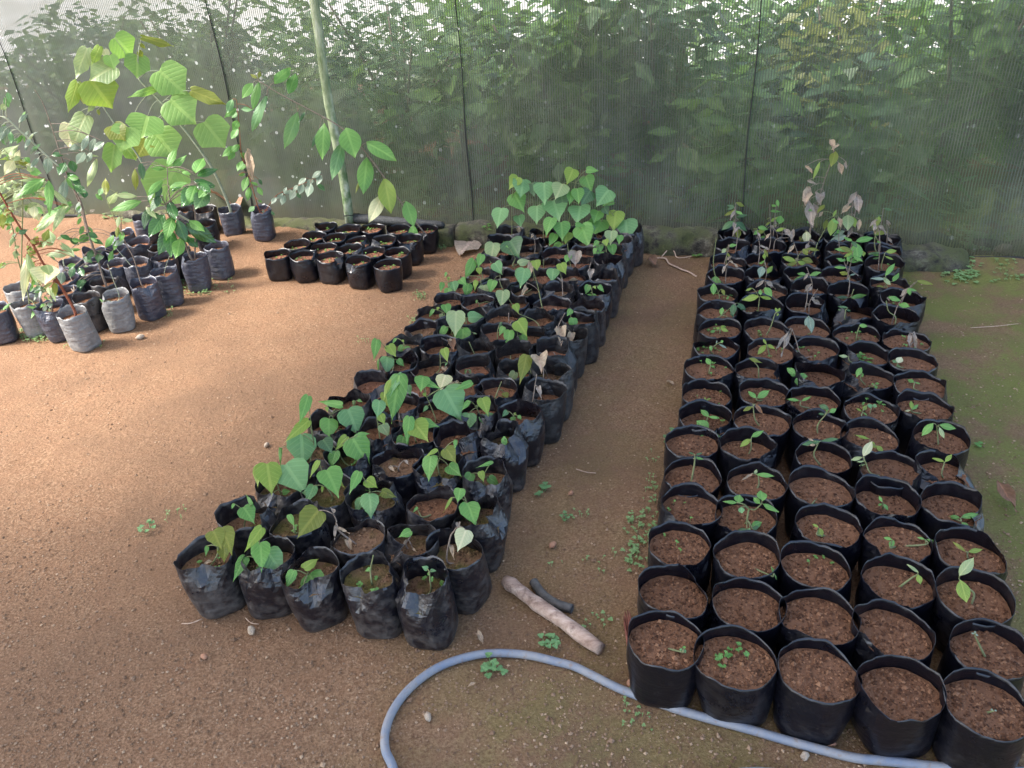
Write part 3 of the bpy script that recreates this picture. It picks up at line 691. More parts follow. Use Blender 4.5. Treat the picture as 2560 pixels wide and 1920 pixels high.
for r, row in enumerate(MIDDLE):
    for c, t in enumerate(row):
        h = .148 + rnd.uniform(-.006, .008) + (.012 if c == 4 else 0); zs = .122
        if (r, c) in MD: zs -= .008
        if 7 <= r <= 10: h += .006
        zs += rnd.uniform(-.006, .004); MD.setdefault((r, c), []); MD[r, c] = MD[r, c] + [(rnd.uniform(-180, 180), rnd.uniform(30, 65), rnd.uniform(.006, .018), .6) for _ in range(2)]
        p = on_z(*t, zs); p.z = 0
        MBG[r, c] = Bag(p, .0655 * (1 + rnd.uniform(-.04, .04)), h, zs, 900 + r * 11 + c * 37, MD.get((r, c), ()), (rnd.uniform(-.09, .09), rnd.uniform(-.08, .08)), .07, .018)
for r, row in enumerate(SMALL):
    for c, t in enumerate(row):
        p = on_z(*t, .088); p.z = 0
        SB[r, c] = Bag(p, .060 * (1 + rnd.uniform(-.04, .04)), .112 + rnd.uniform(-.004, .006), .088, 1700 + r * 13 + c * 17, SD.get((r, c), ()), (rnd.uniform(-.05, .05), rnd.uniform(-.05, .05)), .05, .008)
relax(list(RB.values())); relax(list(MBG.values())); relax(list(SB.values()))
for B in list(RB.values()) + list(MBG.values()) + list(SB.values()):
    k = B.loc.dot(DB) + B.R - 3.60
    if k > 0: B.loc -= DB * k
for (r, c), B in RB.items(): B.build(FILM, SOIL, 520 if r < 3 else 380 if r < 8 else 160)
for (r, c), B in MBG.items():
    film = FILM_OLD if (7 <= r <= 10 and (c >= 2 or rnd.random() < .5)) or (r == 6 and c == 4) else FILM_DUSTY
    soil = SOIL_MOSS if (r <= 3 and not (r, c) in ((1, 3), (1, 4), (2, 3))) or rnd.random() < .25 else (SOIL_RED if rnd.random() < .35 else SOIL)
    B.build(film, soil, 220 if r < 4 else 110)
for (r, c), B in SB.items(): B.build(FILM, SOIL_RED, 130)

# ---------------------------------------------------------------- seedlings; pixels are in the tile named first
def plants(text, bags, shape, mats):
    for line in text.strip().splitlines():
        head, *lv = line.split('|'); q = head.split()
        r, c, t = int(q[0]), int(q[1]), q[2]
        stem = [tuple(float(v) for v in w.split(',')) for w in q[3:]]
        lv = [x.strip() for x in lv if x.strip()]; B = bags[r, c]; B.info['n'] = B.info.get('n', 0) + len(lv)
        if lv and sum(1 for x in lv if x.split(',')[5:] and x.split(',')[5] in 'wkr') * 2 > len(lv): B.info['dry'] = True
        rr = random.Random(r * 100 + c * 7 + len(line))
        dead = B.info.get('dry')
        plant(B, t, stem, lv, shape, rr, mats[1] if dead else mats[0])
plants('''
0 0 g 360,640 350,540 |400,410,480,640,.55,o|320,440,395,590,.8,o|420,555,410,705,.7,o|270,570,255,660,.4
0 1 g 740,780 720,690 |730,540,735,790,.62,g|790,620,920,812,.78,b|742,410,590,620,.4,y|600,660,490,860,.42,g|715,750,705,862,.42
0 2 g 1110,900 1140,800 |1105,765,1228,662,.72,y|1150,820,1268,1002,.82,g|1015,780,945,948,.5,g|1095,925,1080,1098,.42,y
0 3 g 1690,880 1680,780 1705,650 |1680,765,1630,787,.85,g
0 4 h 957,960 950,860 945,790 |930,770,876,745,.75,b|955,780,1008,785,.55,b|955,875,978,822,.6,g|940,800,932,830,.7
1 0 g 590,400 612,300 |585,235,680,378,.85,g|655,210,598,112,.25,g|640,245,682,285,.5,g|500,205,480,252,.6,g
1 1 g 1030,460 1010,360 |975,300,1022,395,.4,g|980,320,965,340,.5
1 2 g 1400,430 1385,350 1360,295 |1230,262,1042,500,.78,o|1378,400,1370,520,.28,k|1400,410,1500,455,.28,w|1370,280,1335,235,.6,k|1480,515,1525,625,.5,w
1 3 h 740,560 782,490 |785,440,670,495,.62,g|745,520,700,590,.3,w|800,590,840,625,.4,w
1 4 h 1095,700 1125,500 1160,440 1190,400 |1262,432,1188,622,.8,x|1195,370,1190,420,.8,k|1135,570,1160,692,.3,w
2 0 i 200,1120 180,1060 |252,905,438,1160,.88,b|95,895,140,1165,.72,y|25,900,8,1100,.4,y|230,1145,300,1128,.8,g|140,1160,185,1200,.4,g
2 1 i 660,1180 610,1100 |610,950,720,1168,.82,g|498,1085,430,1245,.55,b|540,870,462,1008,.3,y|700,1030,772,1110,.3,o|575,1095,570,1150,.4,y
2 2 i 1010,1220 985,1130 |978,1158,992,1372,.66,b|912,1190,850,1328,.5,b|955,1035,1052,1106,.85,y|890,965,808,1155,.42,g|1085,1140,1218,1185,.6,o
2 3 i 1440,1360 1410,1320 1395,1290 |1395,1272,1353,1320,.4,g|1410,1330,1425,1345,.5
2 4 i 1830,1330 1815,1215 |1765,1110,1740,1232,.8,g|1825,1238,1902,1442,.75,g|1690,1190,1618,1312,.2,y|1800,1230,1850,1400,.35,g
3 0 i 470,880 490,780 500,715 |390,640,410,938,.80,b|455,522,240,702,.36,y|450,310,375,560,.36,g|210,760,205,920,.2,g
3 1 i 760,880 705,780 |835,675,975,918,.82,g|785,660,680,782,.52,y|690,790,628,948,.52,g|580,690,660,800,.9,d|880,650,985,628,.5,g
3 2 i 1230,940 1245,900 1270,875 |1155,920,1208,972,.5,w|1290,870,1320,905,.6,k
3 3 i 1580,970 1570,900 1590,840 |1510,830,1475,1032,.62,g|1565,772,1452,838,.3,y|1640,762,1730,895,.8,o|1665,915,1775,1004,.72,g|1725,690,1720,772,.42,g
3 4 i 1960,1060 1965,1000 |1860,980,1800,1102,.62,g|1830,1090,1918,1050,.4,g|1940,962,1965,1052,.62,y|2010,1015,2112,1086,.62,g|2045,880,1900,928,.22,g
4 0 i 700,640 690,560 650,470 |795,425,890,652,.92,b|630,508,632,692,.80,g|745,390,528,352,.3,g|610,405,620,450,.6,y|720,610,800,655,.5,g
4 1 i 1070,680 1055,560 1045,520 |1070,470,1112,555,.75,y|1085,560,1158,668,.75,p|1065,350,1050,505,.72,b
4 2 i 1380,700 1370,660 |1325,490,1300,722,.42,g|1365,540,1488,702,.80,y|1440,535,1588,570,.62,g|1275,660,1240,818,.62,g
4 2 i 1400,760 |1370,740,1350,800,.7,b|1420,730,1460,740,.8,b|1390,770,1410,800,.8,b
4 4 j 1055,920 1045,860 |1035,815,1048,912,.5,g|1042,800,1025,840,.5,g
5 0 i 840,400 845,370 |848,350,838,405,.5,g|880,345,920,360,.6,g
5 1 i 1230,420 1250,260 |1235,130,1165,540,.42,g|1260,120,1155,300,.28,b|1162,170,1080,345,.28,y|1110,280,1152,425,.5,y|1310,220,1330,300,.6,b
5 2 i 1555,520 1510,400 1475,320 |1625,255,1788,525,.88,b|1395,165,1602,245,.42,g|1440,145,1425,265,.95,g|1865,193,1705,262,.36,g|1480,400,1440,450,.5,b|1450,285,1470,320,.8,y
5 3 j 830,620 800,550 |850,468,902,615,.65,y|735,600,715,765,.82,b|870,610,938,755,.82,b|735,490,668,575,.42,g|800,530,805,560,.8,y
5 4 j 1145,720 1120,620 |1065,578,1018,632,.62,b|1112,630,1122,692,.72,g|1160,620,1190,655,.75,g|1125,595,1145,620,.7,y
6 2 j 590,420 560,360 |530,268,480,395,.95,x|600,330,560,385,.6,w|640,320,590,370,.4,w
6 3 j 960,470 985,400 1015,325 |1040,420,1070,470,.9,o|1000,460,1040,500,.6,o
6 4 j 1290,540 1300,400 1320,260 |1330,375,1362,465,.5,k
7 0 k 345,1090 365,1000 350,950 |305,940,290,1115,.65,b|315,838,382,942,.78,y|215,790,190,962,.42,g|395,965,455,1022,.72,g|240,960,230,1090,.3,g
7 1 k 760,1040 758,900 |795,868,822,978,.55,y|820,990,800,1020,.4,b
7 1 k 790,1060 |770,1040,830,1075,.5,w|800,1030,850,1050,.4,w
7 2 k 985,1110 990,1060 |985,1050,975,1100,.4,g|1015,1050,1030,1105,.4,p
7 3 k 1420,1110 |1410,1072,1352,1175,.65,p
7 4 k 1590,1150 1520,1010 |1510,928,1450,1172,.42,o
7 4 k 1660,1200 1655,1040 |1615,940,1640,1062,1.1,w|1690,1110,1640,1160,.5,r
8 0 k 470,880 440,810 |432,840,390,935,.5,g|470,850,502,908,.65,g|435,795,450,815,.7,y|380,780,345,830,.4,g
8 1 k 850,900 870,820 |850,800,880,890,.8,r|860,790,820,830,.5,w
8 2 k 1080,960 1050,900 1010,810
8 3 k 1370,990 1370,930
8 3 k 1450,980 1450,930 |1420,970,1480,985,.6,o
8 4 k 1790,980 1740,900 |1820,965,1840,1060,.6,w
9 1 k 860,740 880,680 |898,548,890,765,.72,p|955,698,960,888,.75,g|808,680,748,792,.48,g|925,800,900,890,.42,g|1050,735,1085,740,.5,p
9 2 k 1255,790 1260,700 |1310,680,1268,758,.62,g|1290,640,1270,690,.4,d
9 3 k 1450,800 1425,720 |1430,628,1512,755,.85,y|1362,712,1340,865,.6,g|1462,755,1506,842,.65,g
9 4 k 1775,850 1775,700 1840,560 |1800,700,1810,855,.6,w|1900,730,1870,855,.62,w|1985,830,1880,850,.5,w
10 0 k 800,620 800,570 |805,488,832,572,.95,g|705,530,662,595,.42,g|768,570,775,632,.5,p|745,510,735,540,.7,y
10 1 k 990,660 985,600 |1005,600,1158,590,.68,b
10 2 k 1350,650 1355,560 |1400,640,1350,680,.5,w
10 3 k 1625,690 1580,630 1440,568 |1408,485,1438,560,.72,y
10 4 k 1915,700 1890,600 |1908,605,1920,712,.75,g|1895,532,1855,590,.72,g
11 1 k 1100,490 1080,460 |1225,475,1200,515,.8,w|1080,450,1070,480,.5,g
11 2 k 1390,500 1300,350 1270,270 |1305,368,1290,505,.72,p
11 3 k 1660,570 1610,350 1565,190 |1590,120,1600,185,.85,y|1750,530,1770,575,.6,w
11 4 k 2010,590 |1985,550,2020,600,.4,o
12 0 k 870,380 840,300 |835,250,830,285,.7,y|782,298,765,382,.52,g|870,290,888,388,.75,b|832,348,825,438,.75,g|815,210,800,260,.4,g
12 1 k 1130,380 1110,250 |1005,308,985,445,.6,g|1140,322,1145,445,.8,p|1220,280,1188,388,.65,g|1072,280,1058,365,.42,y|935,270,990,320,.85,g
12 2 k 1465,400 1510,300 |1490,178,1455,345,.68,b|1510,345,1450,440,.4,w|1640,400,1540,440,.4,w
12 3 k 1820,460 1815,250 |1880,430,1760,440,.5,w
12 4 k 2085,440 2070,350 |2045,320,2015,405,.62,g|2070,400,2075,492,.75,g|2130,328,2182,378,.62,g|2090,330,2110,355,.7,y
13 0 l 440,1040 410,920 |430,815,395,935,.58,g|360,860,280,1045,.42,g|405,930,415,995,.85,y|250,1060,300,1040,.8,o
13 1 l 600,1060 590,1000 |545,888,602,988,.85,b|530,1035,500,1155,.62,g
13 2 l 780,1160 820,1050 |795,938,768,1105,.78,b|850,890,850,1020,.4,w|750,895,860,850,.6,p
13 2 l 880,1060 880,960 |888,868,900,945,.9,y
13 3 l 1130,1060 1110,980 |1050,940,1030,1045,.85,b|1110,895,1155,980,.7,y|1255,1050,1130,1080,.5,w
13 4 l 1380,1060 1360,950 1375,880 |1375,950,1360,1050,.5,k
14 1 l 700,920 720,850 |640,740,660,760,.5,g
14 3 l 1210,960 1180,800 1170,720 |1250,790,1240,925,1.15,k|1180,820,1155,890,.8,g
14 2 l 965,930 965,860
14 4 l 1490,920 1470,870 |1520,930,1490,955,.6,w
15 0 l 545,860 530,820 |530,718,505,902,.68,p
15 1 l 700,920 720,840 |675,698,750,845,1.0,d
15 1 l 880,830 890,720 870,650 |870,650,855,675,.8,w
15 4 l 1520,870 1500,740 |1550,612,1540,735,.88,p|1435,700,1388,748,.62,g|1445,730,1460,805,.85,g|1495,688,1512,748,.85,y|1550,732,1572,830,.75,g|1462,795,1438,888,.75,g|1412,760,1398,832,.52,g|1625,650,1618,722,.75,g
16 2 l 1130,760 1120,620 |1035,500,975,645,.62,g|1115,538,1130,690,.88,g|1160,628,1155,724,1.05,y|1062,640,1010,748,.55,g|1115,720,1015,882,.52,g
16 3 l 1350,740 1320,640 |1290,565,1355,750,.78,g|1375,560,1345,655,.82,b|1240,560,1335,565,.5,g
17 0 l 690,650 690,450 690,300 |745,148,658,245,.9,y|785,168,770,312,.92,b|708,290,797,448,.88,g|600,418,555,582,.78,b|748,480,770,582,.82,b|870,198,880,315,.85,d|740,590,770,670,.4,w
17 1 l 962,680 965,500 972,380 |965,198,975,375,.9,b|905,398,900,555,.95,b|1045,350,1102,522,.9,b|1115,310,1140,432,.95,d
17 2 l 1180,680 1185,500 1240,200 |1220,78,1163,208,.88,y|1335,85,1442,88,.65,g|1328,138,1375,285,.85,g|1125,208,1065,340,.92,p|1255,248,1270,385,.8,g|1365,265,1285,395,.85,d|1205,280,1190,385,.65,g|1278,398,1255,555,.88,b
17 3 l 1420,660 1470,520 1500,400 |1525,258,1418,395,1.0,b|1570,362,1462,392,.62,g|1485,410,1525,472,.9,d|1435,440,1398,545,.92,g|1465,518,1393,642,.92,g|1380,530,1340,602,.85,g
17 4 l 1620,670 1590,520 1520,420 |1592,440,1560,615,.85,y|1672,518,1690,702,.98,b|1600,640,1620,700,.8,g
''', MBG, 'heart', (STEM_G, STEM_B))
plants('''
0 0 a 515,660 |510,635,535,665,.9,b|505,640,478,630,.9,b|515,630,525,600,.9,g
1 4 b 1790,520 |1785,500,1755,490,.6,v|1790,500,1820,515,.6,v|1788,498,1790,470,.6,v
0 4 b 1950,1165 |1945,1160,1920,1150,.7,v|1955,1160,1980,1165,.7,v
2 1 c 1290,1320 |1290,1290,1275,1225,.22,g|1300,1290,1320,1345,.2,g|1285,1280,1295,1240,.2,g
2 3 d 1220,1345 1290,1300 |1298,1282,1205,1205,.28,p|1297,1300,1318,1382,.55,y
2 4 d 1780,1470 1720,1410 1650,1340 |1662,1350,1718,1542,.55,y|1655,1312,1778,1145,.4,p
3 1 c 1060,840 1080,740 1130,740 1190,690 |975,680,860,655,.34,g|985,680,1000,608,.85,g|1195,665,1185,570,.7,g|1175,690,1118,632,.62,g|1200,690,1342,758,.34,g|1010,720,1020,770,1.0,b|1100,890,1197,835,.5,g|1090,900,1048,955,.62,b|1060,910,968,922,.42,d|1110,910,1168,880,.5,d
3 2 c 1670,960 1675,920 |1680,900,1715,972,.65,y|1680,892,1628,860,.42,y
3 3 d 1055,1070 1062,1050 |1072,998,998,980,.42,g|1050,1058,1092,1000,.55,g
3 3 d 1365,1040 1360,1000 |1355,996,1288,975,.32,g|1367,996,1467,1020,.28,g
3 4 d 1720,1125 |1710,1105,1592,1008,.22,o|1732,1106,1862,1075,.32,y
4 0 c 610,330 610,270 |608,262,555,242,.26,d|620,265,682,248,.26,d|620,292,692,300,.32,g|600,300,640,275,.3,d
4 1 c 1165,520 1160,450 |1140,435,1302,442,.26,g|1110,425,1015,487,.22,w|1130,430,1148,388,.5,p
4 2 c 1570,750 |1560,740,1640,700,.5,d|1625,705,1702,695,.38,d
4 3 d 990,715 990,690 |985,672,958,620,.42,g|1000,692,1042,742,.55,g|985,690,948,702,.55,g
4 4 d 1662,840 1665,815 |1658,810,1556,796,.42,g|1672,806,1818,775,.38,g|1670,850,1742,892,.52,g
5 1 c 1095,220 1098,140 |1095,132,1000,192,.45,y|1102,110,1207,54,.38,g
5 2 c 1640,270 1680,165 |1690,148,1538,176,.28,d|1702,146,1858,120,.24,d|1660,182,1588,188,.3,w|1640,150,1580,120,.3,w
5 3 d 895,430 850,350 828,290 |823,278,902,140,.38,x|818,286,708,310,.34,p|830,322,768,326,.32,p|845,350,782,356,.32,p
5 4 d 1500,430 1525,335 |1520,325,1418,284,.32,y|1532,325,1592,258,.38,y
6 0 e 365,1170 375,1120 |382,1222,283,1140,.8,g|385,1110,318,1038,.48,g|385,1112,482,1122,.28,g
6 0 e 375,1270 |372,1275,298,1305,.5,g|405,1252,492,1282,.42,g|385,1280,455,1290,.4,x
6 1 e 785,1130 770,1000 |760,1022,683,1062,.42,o|790,1002,852,1088,.36,r
6 2 e 1330,1180 1400,1090 |1425,1052,1330,995,.38,d|1430,1075,1492,1040,.55,g|1390,1092,1332,1084,.42,d|1400,1070,1420,1030,.4,g
6 3 d 890,180 |905,152,915,238,.42,y|935,186,1002,242,.45,y|880,130,748,88,.18,y
6 4 d 1465,100 1458,20 |1425,-5,1325,95,.48,g|1482,8,1628,38,.42,g|1480,28,1525,118,.36,p
7 0 e 360,985 |360,972,405,950,.3,y|355,972,308,950,.3,y|358,970,352,938,.4,y|360,980,352,1000,.5,g
7 1 e 803,970 800,950 |795,950,728,884,.45,g|805,950,912,884,.45,g
7 2 e 1183,1020 1180,980 |1170,972,1058,956,.24,g|1190,976,1272,935,.28,g
7 3 e 1710,1110 1715,1070 |1710,1066,1662,1034,.34,y|1722,1056,1752,1010,.55,y|1722,1076,1757,1102,.42,g|1770,1000,1790,1040,.8,b|1800,1010,1840,1025,.8,b
7 4 e 2145,1070 2140,1045 |2140,1045,2140,966,.38,y|2145,1050,2205,1000,.32,g|2135,1055,2072,1062,.32,x
8 0 e 390,720 402,670 |402,662,363,598,.55,g|402,672,442,682,.32,g
8 1 e 815,690 780,640 |735,606,852,640,.28,o
8 2 e 1200,790 1160,760 |1135,742,1058,688,.55,g|1162,760,1242,758,.75,g|1155,770,1166,842,.75,g|1140,750,1092,750,.62,g
8 3 e 1700,790 1708,730 |1705,688,1660,762,.52,g|1710,730,1716,772,.52,g
8 3 e 1820,850 |1815,830,1790,830,.8,g|1825,830,1858,822,.8,g|1822,840,1840,868,.8,g
8 4 e 2158,870 2165,820 |2160,818,2102,780,.45,g|2170,816,2216,826,.42,g
9 0 e 400,540 460,480 |470,482,552,516,.22,v|505,475,495,448,.75,g|395,500,412,540,.6,g|450,480,460,450,.3,v
9 1 e 895,520 885,490 |882,492,812,562,.4,y|892,490,957,522,.45,y|884,486,858,438,.42,y
9 2 e 1190,590 1140,450 1105,350 |1095,352,978,490,.14,k|1102,370,1000,560,.14,k
9 3 e 1615,640 1590,590 |1590,592,1506,580,.38,p
9 4 e 2020,680 2018,655 |2020,648,2052,588,.75,x|2012,645,1972,622,.62,b|2020,662,2024,712,.62,b
10 0 e 485,370 490,350 |492,350,558,372,.52,y|490,348,524,312,.42,y|485,350,445,342,.42,y|440,370,400,380,.6,g
10 1 e 920,340 960,220 |975,205,965,165,.5,y|980,205,1005,170,.5,y|990,220,975,240,.5,y
10 2 e 1270,380 1260,270 |1250,240,1282,372,.4,v|1240,250,1225,330,.4,v
10 3 e 1672,380 1690,330 |1688,322,1758,328,.55,g
10 4 e 2150,470 2145,400 |2130,390,2118,505,.32,k|2165,380,2176,522,.26,k|2120,530,2055,555,.5,k
11 0 e 480,250 540,200 600,150 |505,170,490,232,.52,g|602,140,592,232,.52,d|642,130,712,202,.42,d|622,160,692,150,.42,d|580,200,600,250,.5,d|570,270,520,285,.5,d
11 1 e 815,200 825,90 |828,74,658,98,.32,y|832,74,932,92,.32,y|872,-5,932,72,.52,g|762,0,702,22,.34,y|835,60,830,10,.5,g
11 2 e 1215,210 1235,100 1245,-30 |1150,215,1240,225,.5,r
11 3 e 1565,270 1572,190 |1570,188,1496,182,.28,d|1575,185,1612,200,.5,d|1590,170,1500,155,.24,d
11 4 e 1995,320 2000,250 1940,200 1920,110
12 3 e 1610,90 1640,10 |1590,82,1483,76,.28,d|1615,86,1757,56,.28,g
12 0 e 480,90 470,40 |430,-40,425,60,.5,g|560,70,540,100,.5,g|500,10,525,60,.5,o
13 0 f 270,760 235,720 220,600 245,400 |236,724,226,892,.48,g|270,820,320,900,.3,o
13 1 f 620,760 640,650 |645,645,622,722,.55,v
13 2 f 1035,860 1030,745 |1028,742,915,758,.42,g|1025,720,938,690,.38,g|1045,725,1152,688,.38,g|1050,760,1082,822,.38,p
13 3 f 1385,780 1400,720 |1400,720,1450,705,.3,v|1395,730,1370,790,.3,v
13 4 f 1740,900 1715,800 |1705,725,1792,602,.28,g|1700,752,1578,742,.26,v|1770,772,1822,690,.42,g|1690,822,1628,808,.52,o|1660,840,1572,914,.36,y|1725,880,1738,948,.62,w|1690,740,1750,800,.4,p
14 0 f 330,600 345,480 |348,470,422,452,.42,g|330,490,290,524,.62,p
14 1 f 660,620 670,490 |660,500,690,560,.4,o
14 2 f 945,650 930,600 |930,600,818,556,.38,y|940,610,843,638,.38,o|950,600,1032,632,.52,y|980,580,1087,602,.52,o|1000,490,1032,542,.7,o
14 3 f 1370,640 1400,510 |1400,502,1262,490,.28,g|1390,540,1376,602,.45,g|1450,440,1472,582,.55,g|1450,428,1604,388,.4,g|1510,510,1520,552,.7,y|1500,565,1400,580,.25,g
14 4 f 1670,640 1700,530 |1712,520,1807,500,.45,y|1706,558,1778,578,.32,y
15 1 f 735,520 760,410 870,395 |820,308,892,402,.42,k|912,318,890,422,.45,k|760,335,842,308,.42,y
15 2 f 1080,560 1120,440 1180,330 |1020,490,1130,495,.3,o
15 4 f 1620,500 1615,400 1640,300 |1650,240,1630,290,.5,o|1620,260,1605,330,.4,k
16 0 f 390,400 400,240 |395,250,292,318,.42,d|405,262,520,322,.55,d|440,320,430,402,.52,o|445,395,435,540,.32,k|430,210,520,195,.3,d
16 1 f 680,400 650,340 |605,305,690,318,.5,g|615,330,568,368,.52,g|665,380,612,424,.52,g|790,275,805,200,.62,g|740,240,760,300,.4,k
16 2 f 980,420 1020,330 |1025,342,1025,442,.65,x|960,390,1000,430,.4,o
''', RB, 'ell', (STEM_G, STEM_B))
plants('''
17 2 r 905,1400 970,1160 1030,980 1050,880 |897,1150,863,1272,.42,w|930,1180,962,1262,.52,k|890,1230,912,1402,.38,k|985,1180,950,1262,.4,k|1020,858,1042,922,.42,w|1078,890,1028,912,.5,w|1052,930,1033,1012,.45,o|1075,1000,1092,1078,.5,w|868,1020,912,1062,.45,w|958,995,918,1092,.2,y|1115,990,1122,1042,.4,k|880,1110,940,1135,.3,k|930,1280,900,1350,.5,k|920,1250,940,1330,.5,k
17 3 r 1150,1400 1180,1280 1185,1180 |1182,1180,1130,1262,.42,k|1192,1200,1197,1292,.45,k|1150,1265,1088,1312,.52,w|1130,1320,1132,1402,.62,p|1155,1330,1175,1392,.5,y|1205,1350,1190,1422,.42,w|1110,1420,1040,1440,.45,v|1120,1450,1020,1470,.45,v|1150,1400,1130,1460,.4,k
16 3 r 1090,1440 1060,1330 |1045,1340,1030,1442,.5,y|1000,1350,985,1412,.45,o|975,1300,945,1340,.4,w|1075,1330,1090,1400,.4,w|1060,1290,1040,1330,.3,y
17 4 r 1290,1420 1310,1340 |1320,1330,1310,1380,.5,y|1295,1350,1290,1410,.4,o
''', RB, 'ell', (STEM_G, STEM_B))
for B in (MBG[r, c] for r, c in ((0, 0), (0, 3), (0, 4), (1, 1), (2, 2), (3, 1), (10, 0), (12, 4), (16, 0))): sprouts(B, rnd.randint(4, 8), rnd, .7, .0045)
for rc, n, sz in (((0, 1), 10, .005), ((2, 0), 3, .003), ((2, 2), 4, .0035), ((6, 0), 5, .004), ((7, 3), 6, .004), ((8, 0), 8, .004), ((9, 0), 7, .005), ((9, 2), 6, .004), ((9, 3), 22, .005), ((10, 0), 9, .004), ((10, 1), 4, .004), ((10, 3), 8, .004), ((10, 4), 6, .004), ((11, 1), 2, .003), ((12, 0), 5, .004), ((12, 4), 5, .004), ((14, 4), 5, .005), ((7, 0), 3, .003), ((3, 0), 4, .003), ((9, 1), 5, .003)):
    sprouts(RB[rc], n, rnd, .45 if n > 9 else .7, sz, cx=rnd.uniform(-.02, .02), cy=rnd.uniform(0, .03))
for B in SB.values(): sprouts(B, rnd.randint(3, 8), rnd, .6, .0042, cy=.015)

# thin half-dry whips in the far rows of the wide bed
def whip(B, h, n, cols, rr):
    org = B.loc; a = rr.uniform(0, 6.28); lean_ = Vector((math.cos(a), math.sin(a), 0)) * h * rr.uniform(.05, .3); z0 = Vector((rr.uniform(-.02, .02), rr.uniform(-.02, .02), B.zs - .005))
    sp = curve_pts([z0, z0 + Vector((0, 0, h * .5)) + lean_ * .2 + Vector((rr.uniform(-.01, .01), rr.uniform(-.01, .01), 0)), z0 + Vector((0, 0, h)) + lean_], 6)
    mb = MB(); mb.tube(sp, [.0024 - .0012 * k / (len(sp) - 1) for k in range(len(sp))], 5)
    part = mb.obj('seedling', STEM_B, B.obj)
    for k in range(n):
        b = sp[-1 - int(rr.random() ** 1.5 * len(sp) * .6)]; a = rr.uniform(0, 6.28); cl = rr.choice(cols); Lf = rr.uniform(.028, .055)
        d = Vector((math.cos(a), math.sin(a), rr.uniform(-1.6, -.5) if cl in 'kw' else rr.uniform(-.5, .5))).normalized()
        V, Fc, U = leaf_mesh(b, b + d * Lf, (facing(org + b, rr) + Vector((.05, .03, .1))).normalized(), Lf * rr.uniform(.3, .42), 'ell', rr, dry=cl in 'kw'); mesh_obj('leaf', V, Fc, LEAF[cl], part, uvs=U)
    B.info['n'] = B.info.get('n', 0) + n; B.info['dry'] = cols[0] in 'kw' or B.info.get('dry')
rw = random.Random(41)
for r in range(11, 18):
    for c in range(5):
        B = RB[r, c]
        if B.info.get('n', 0) <= 2 or (r >= 14 and rw.random() < .55): whip(B, rw.uniform(.08, .17) + (.04 if r > 15 else 0), rw.randint(2, 5), rw.choice(('ggo', 'kko', 'gyo', 'kkw', 'gdg')), rw)
# labels for the beds
def word_desc(B, what):
    n = B.info.get('n', 0)
    if B.info.get('dry'): return 'withered ' + what
    if n: return NUM.get(n, 'many-leaved') + ' ' + what
    return 'bare soil'
RC = ['column beside log aisle', 'second column from aisle', 'middle column', 'second column from moss', 'column beside mossy ground']
MC = ['column beside open dirt', 'second column from dirt', 'middle column', 'second column from log', 'column beside log aisle']
for (r, c), B in RB.items():
    tag(B.obj, 'black bag, %s, %s row from the blue hose, %s' % (word_desc(B, 'seedling'), ORD[r], RC[c]), 'grow bag', 'bags in the wide bed beside the mossy ground')
for (r, c), B in MBG.items():
    tag(B.obj, 'dusty black bag, %s, %s heart-leaf row from net, %s' % (word_desc(B, 'seedling'), ORD[17 - r], MC[c]), 'grow bag', 'bags in the bed of heart-leaved seedlings')
for (r, c), B in SB.items():
    tag(B.obj, 'squat black bag of red soil, %s row from the net, %s from the saplings' % (ORD[3 - r], ORD[c]), 'grow bag', 'squat bags in the small block by the pole')
# ---------------------------------------------------------------- the saplings in tall bags on the open dirt
# (tile, rim x, rim y, film, height, what it looks like)
CL = '''
m -40 1180 g .135|dark bag with a stray leaf, nearest the open side of the saplings
m 175 985 p .135|pale faded bag half hidden behind the lavender-grey bag
m 250 1105 p .145|pale lavender-grey wrinkled bag with soil low inside
m 450 1150 g .140|grey-black bag between the pale bags, dark leafy sprig inside
m 652 1200 p .155|pale grey dusty bag holding the tall red-stemmed sapling
m 600 905 g .135|grey bag of red soil behind the red-stemmed sapling
m 622 765 g .130|faded bag with a pale peg, behind the red-stemmed sapling
m 555 1010 g .125|narrow dark bag wedged behind the red-stemmed sapling
m 750 1075 d .140|black slumped bag beside the red-stemmed sapling
m 980 1055 p .150|dusty grey bag with a torn rim and one thin stem
m 930 930 d .140|black bag behind the torn-rimmed bag, thick dark-leaved stem
m 965 790 g .140|grey-black bag behind the thick dark-leaved stem
m 815 680 g .130|black-mouthed bag at the back of the dark-leaved sapling
m 812 830 g .135|heavily wrinkled bag under the dark-leaved sapling
m 1040 655 g .130|grass-topped bag between the saplings
m 1060 535 g .125|dark bag at the back edge by the dirt bank
m 1205 590 g .125|bag of red soil with a scalloped rim behind the thin stems
m 1180 765 g .145|grey bag with a folded rim behind the thin leaning stem
m 1240 940 g .160|grey-black bag with a thin leaning stem at the dirt edge
m 1265 440 g .125|bag at the foot of the dirt bank below the broad leaves
m 1375 640 d .125|dark bag shaded under the glossy-leaved sapling
m 1390 725 g .140|dark bag with drooping rim beside the glossy sapling
m 1420 850 g .150|grey-black bag with a short bare twig at the dirt edge
m 1550 660 d .135|dark bag squeezed behind the glossy-leaved sapling
m 1665 720 g .155|blue-black bag holding the glossy-leaved sapling
m 1868 630 g .150|blue-black bag of dark soil at the pole end of the saplings
m 1785 490 d .140|dark bag behind the glossy sapling's drooping leaf
m 1790 375 d .125|dark bag against the kerb under the broad-leaved sapling
m 1645 385 d .125|dark bag of twigs against the kerb below the net
m 2015 405 g .130|shiny bag holding the broad-leaved sapling beside a dead leaf
o 308 825 g .150|shiny bag by the kerb holding the small-leaved twiggy plant
'''
LB = []
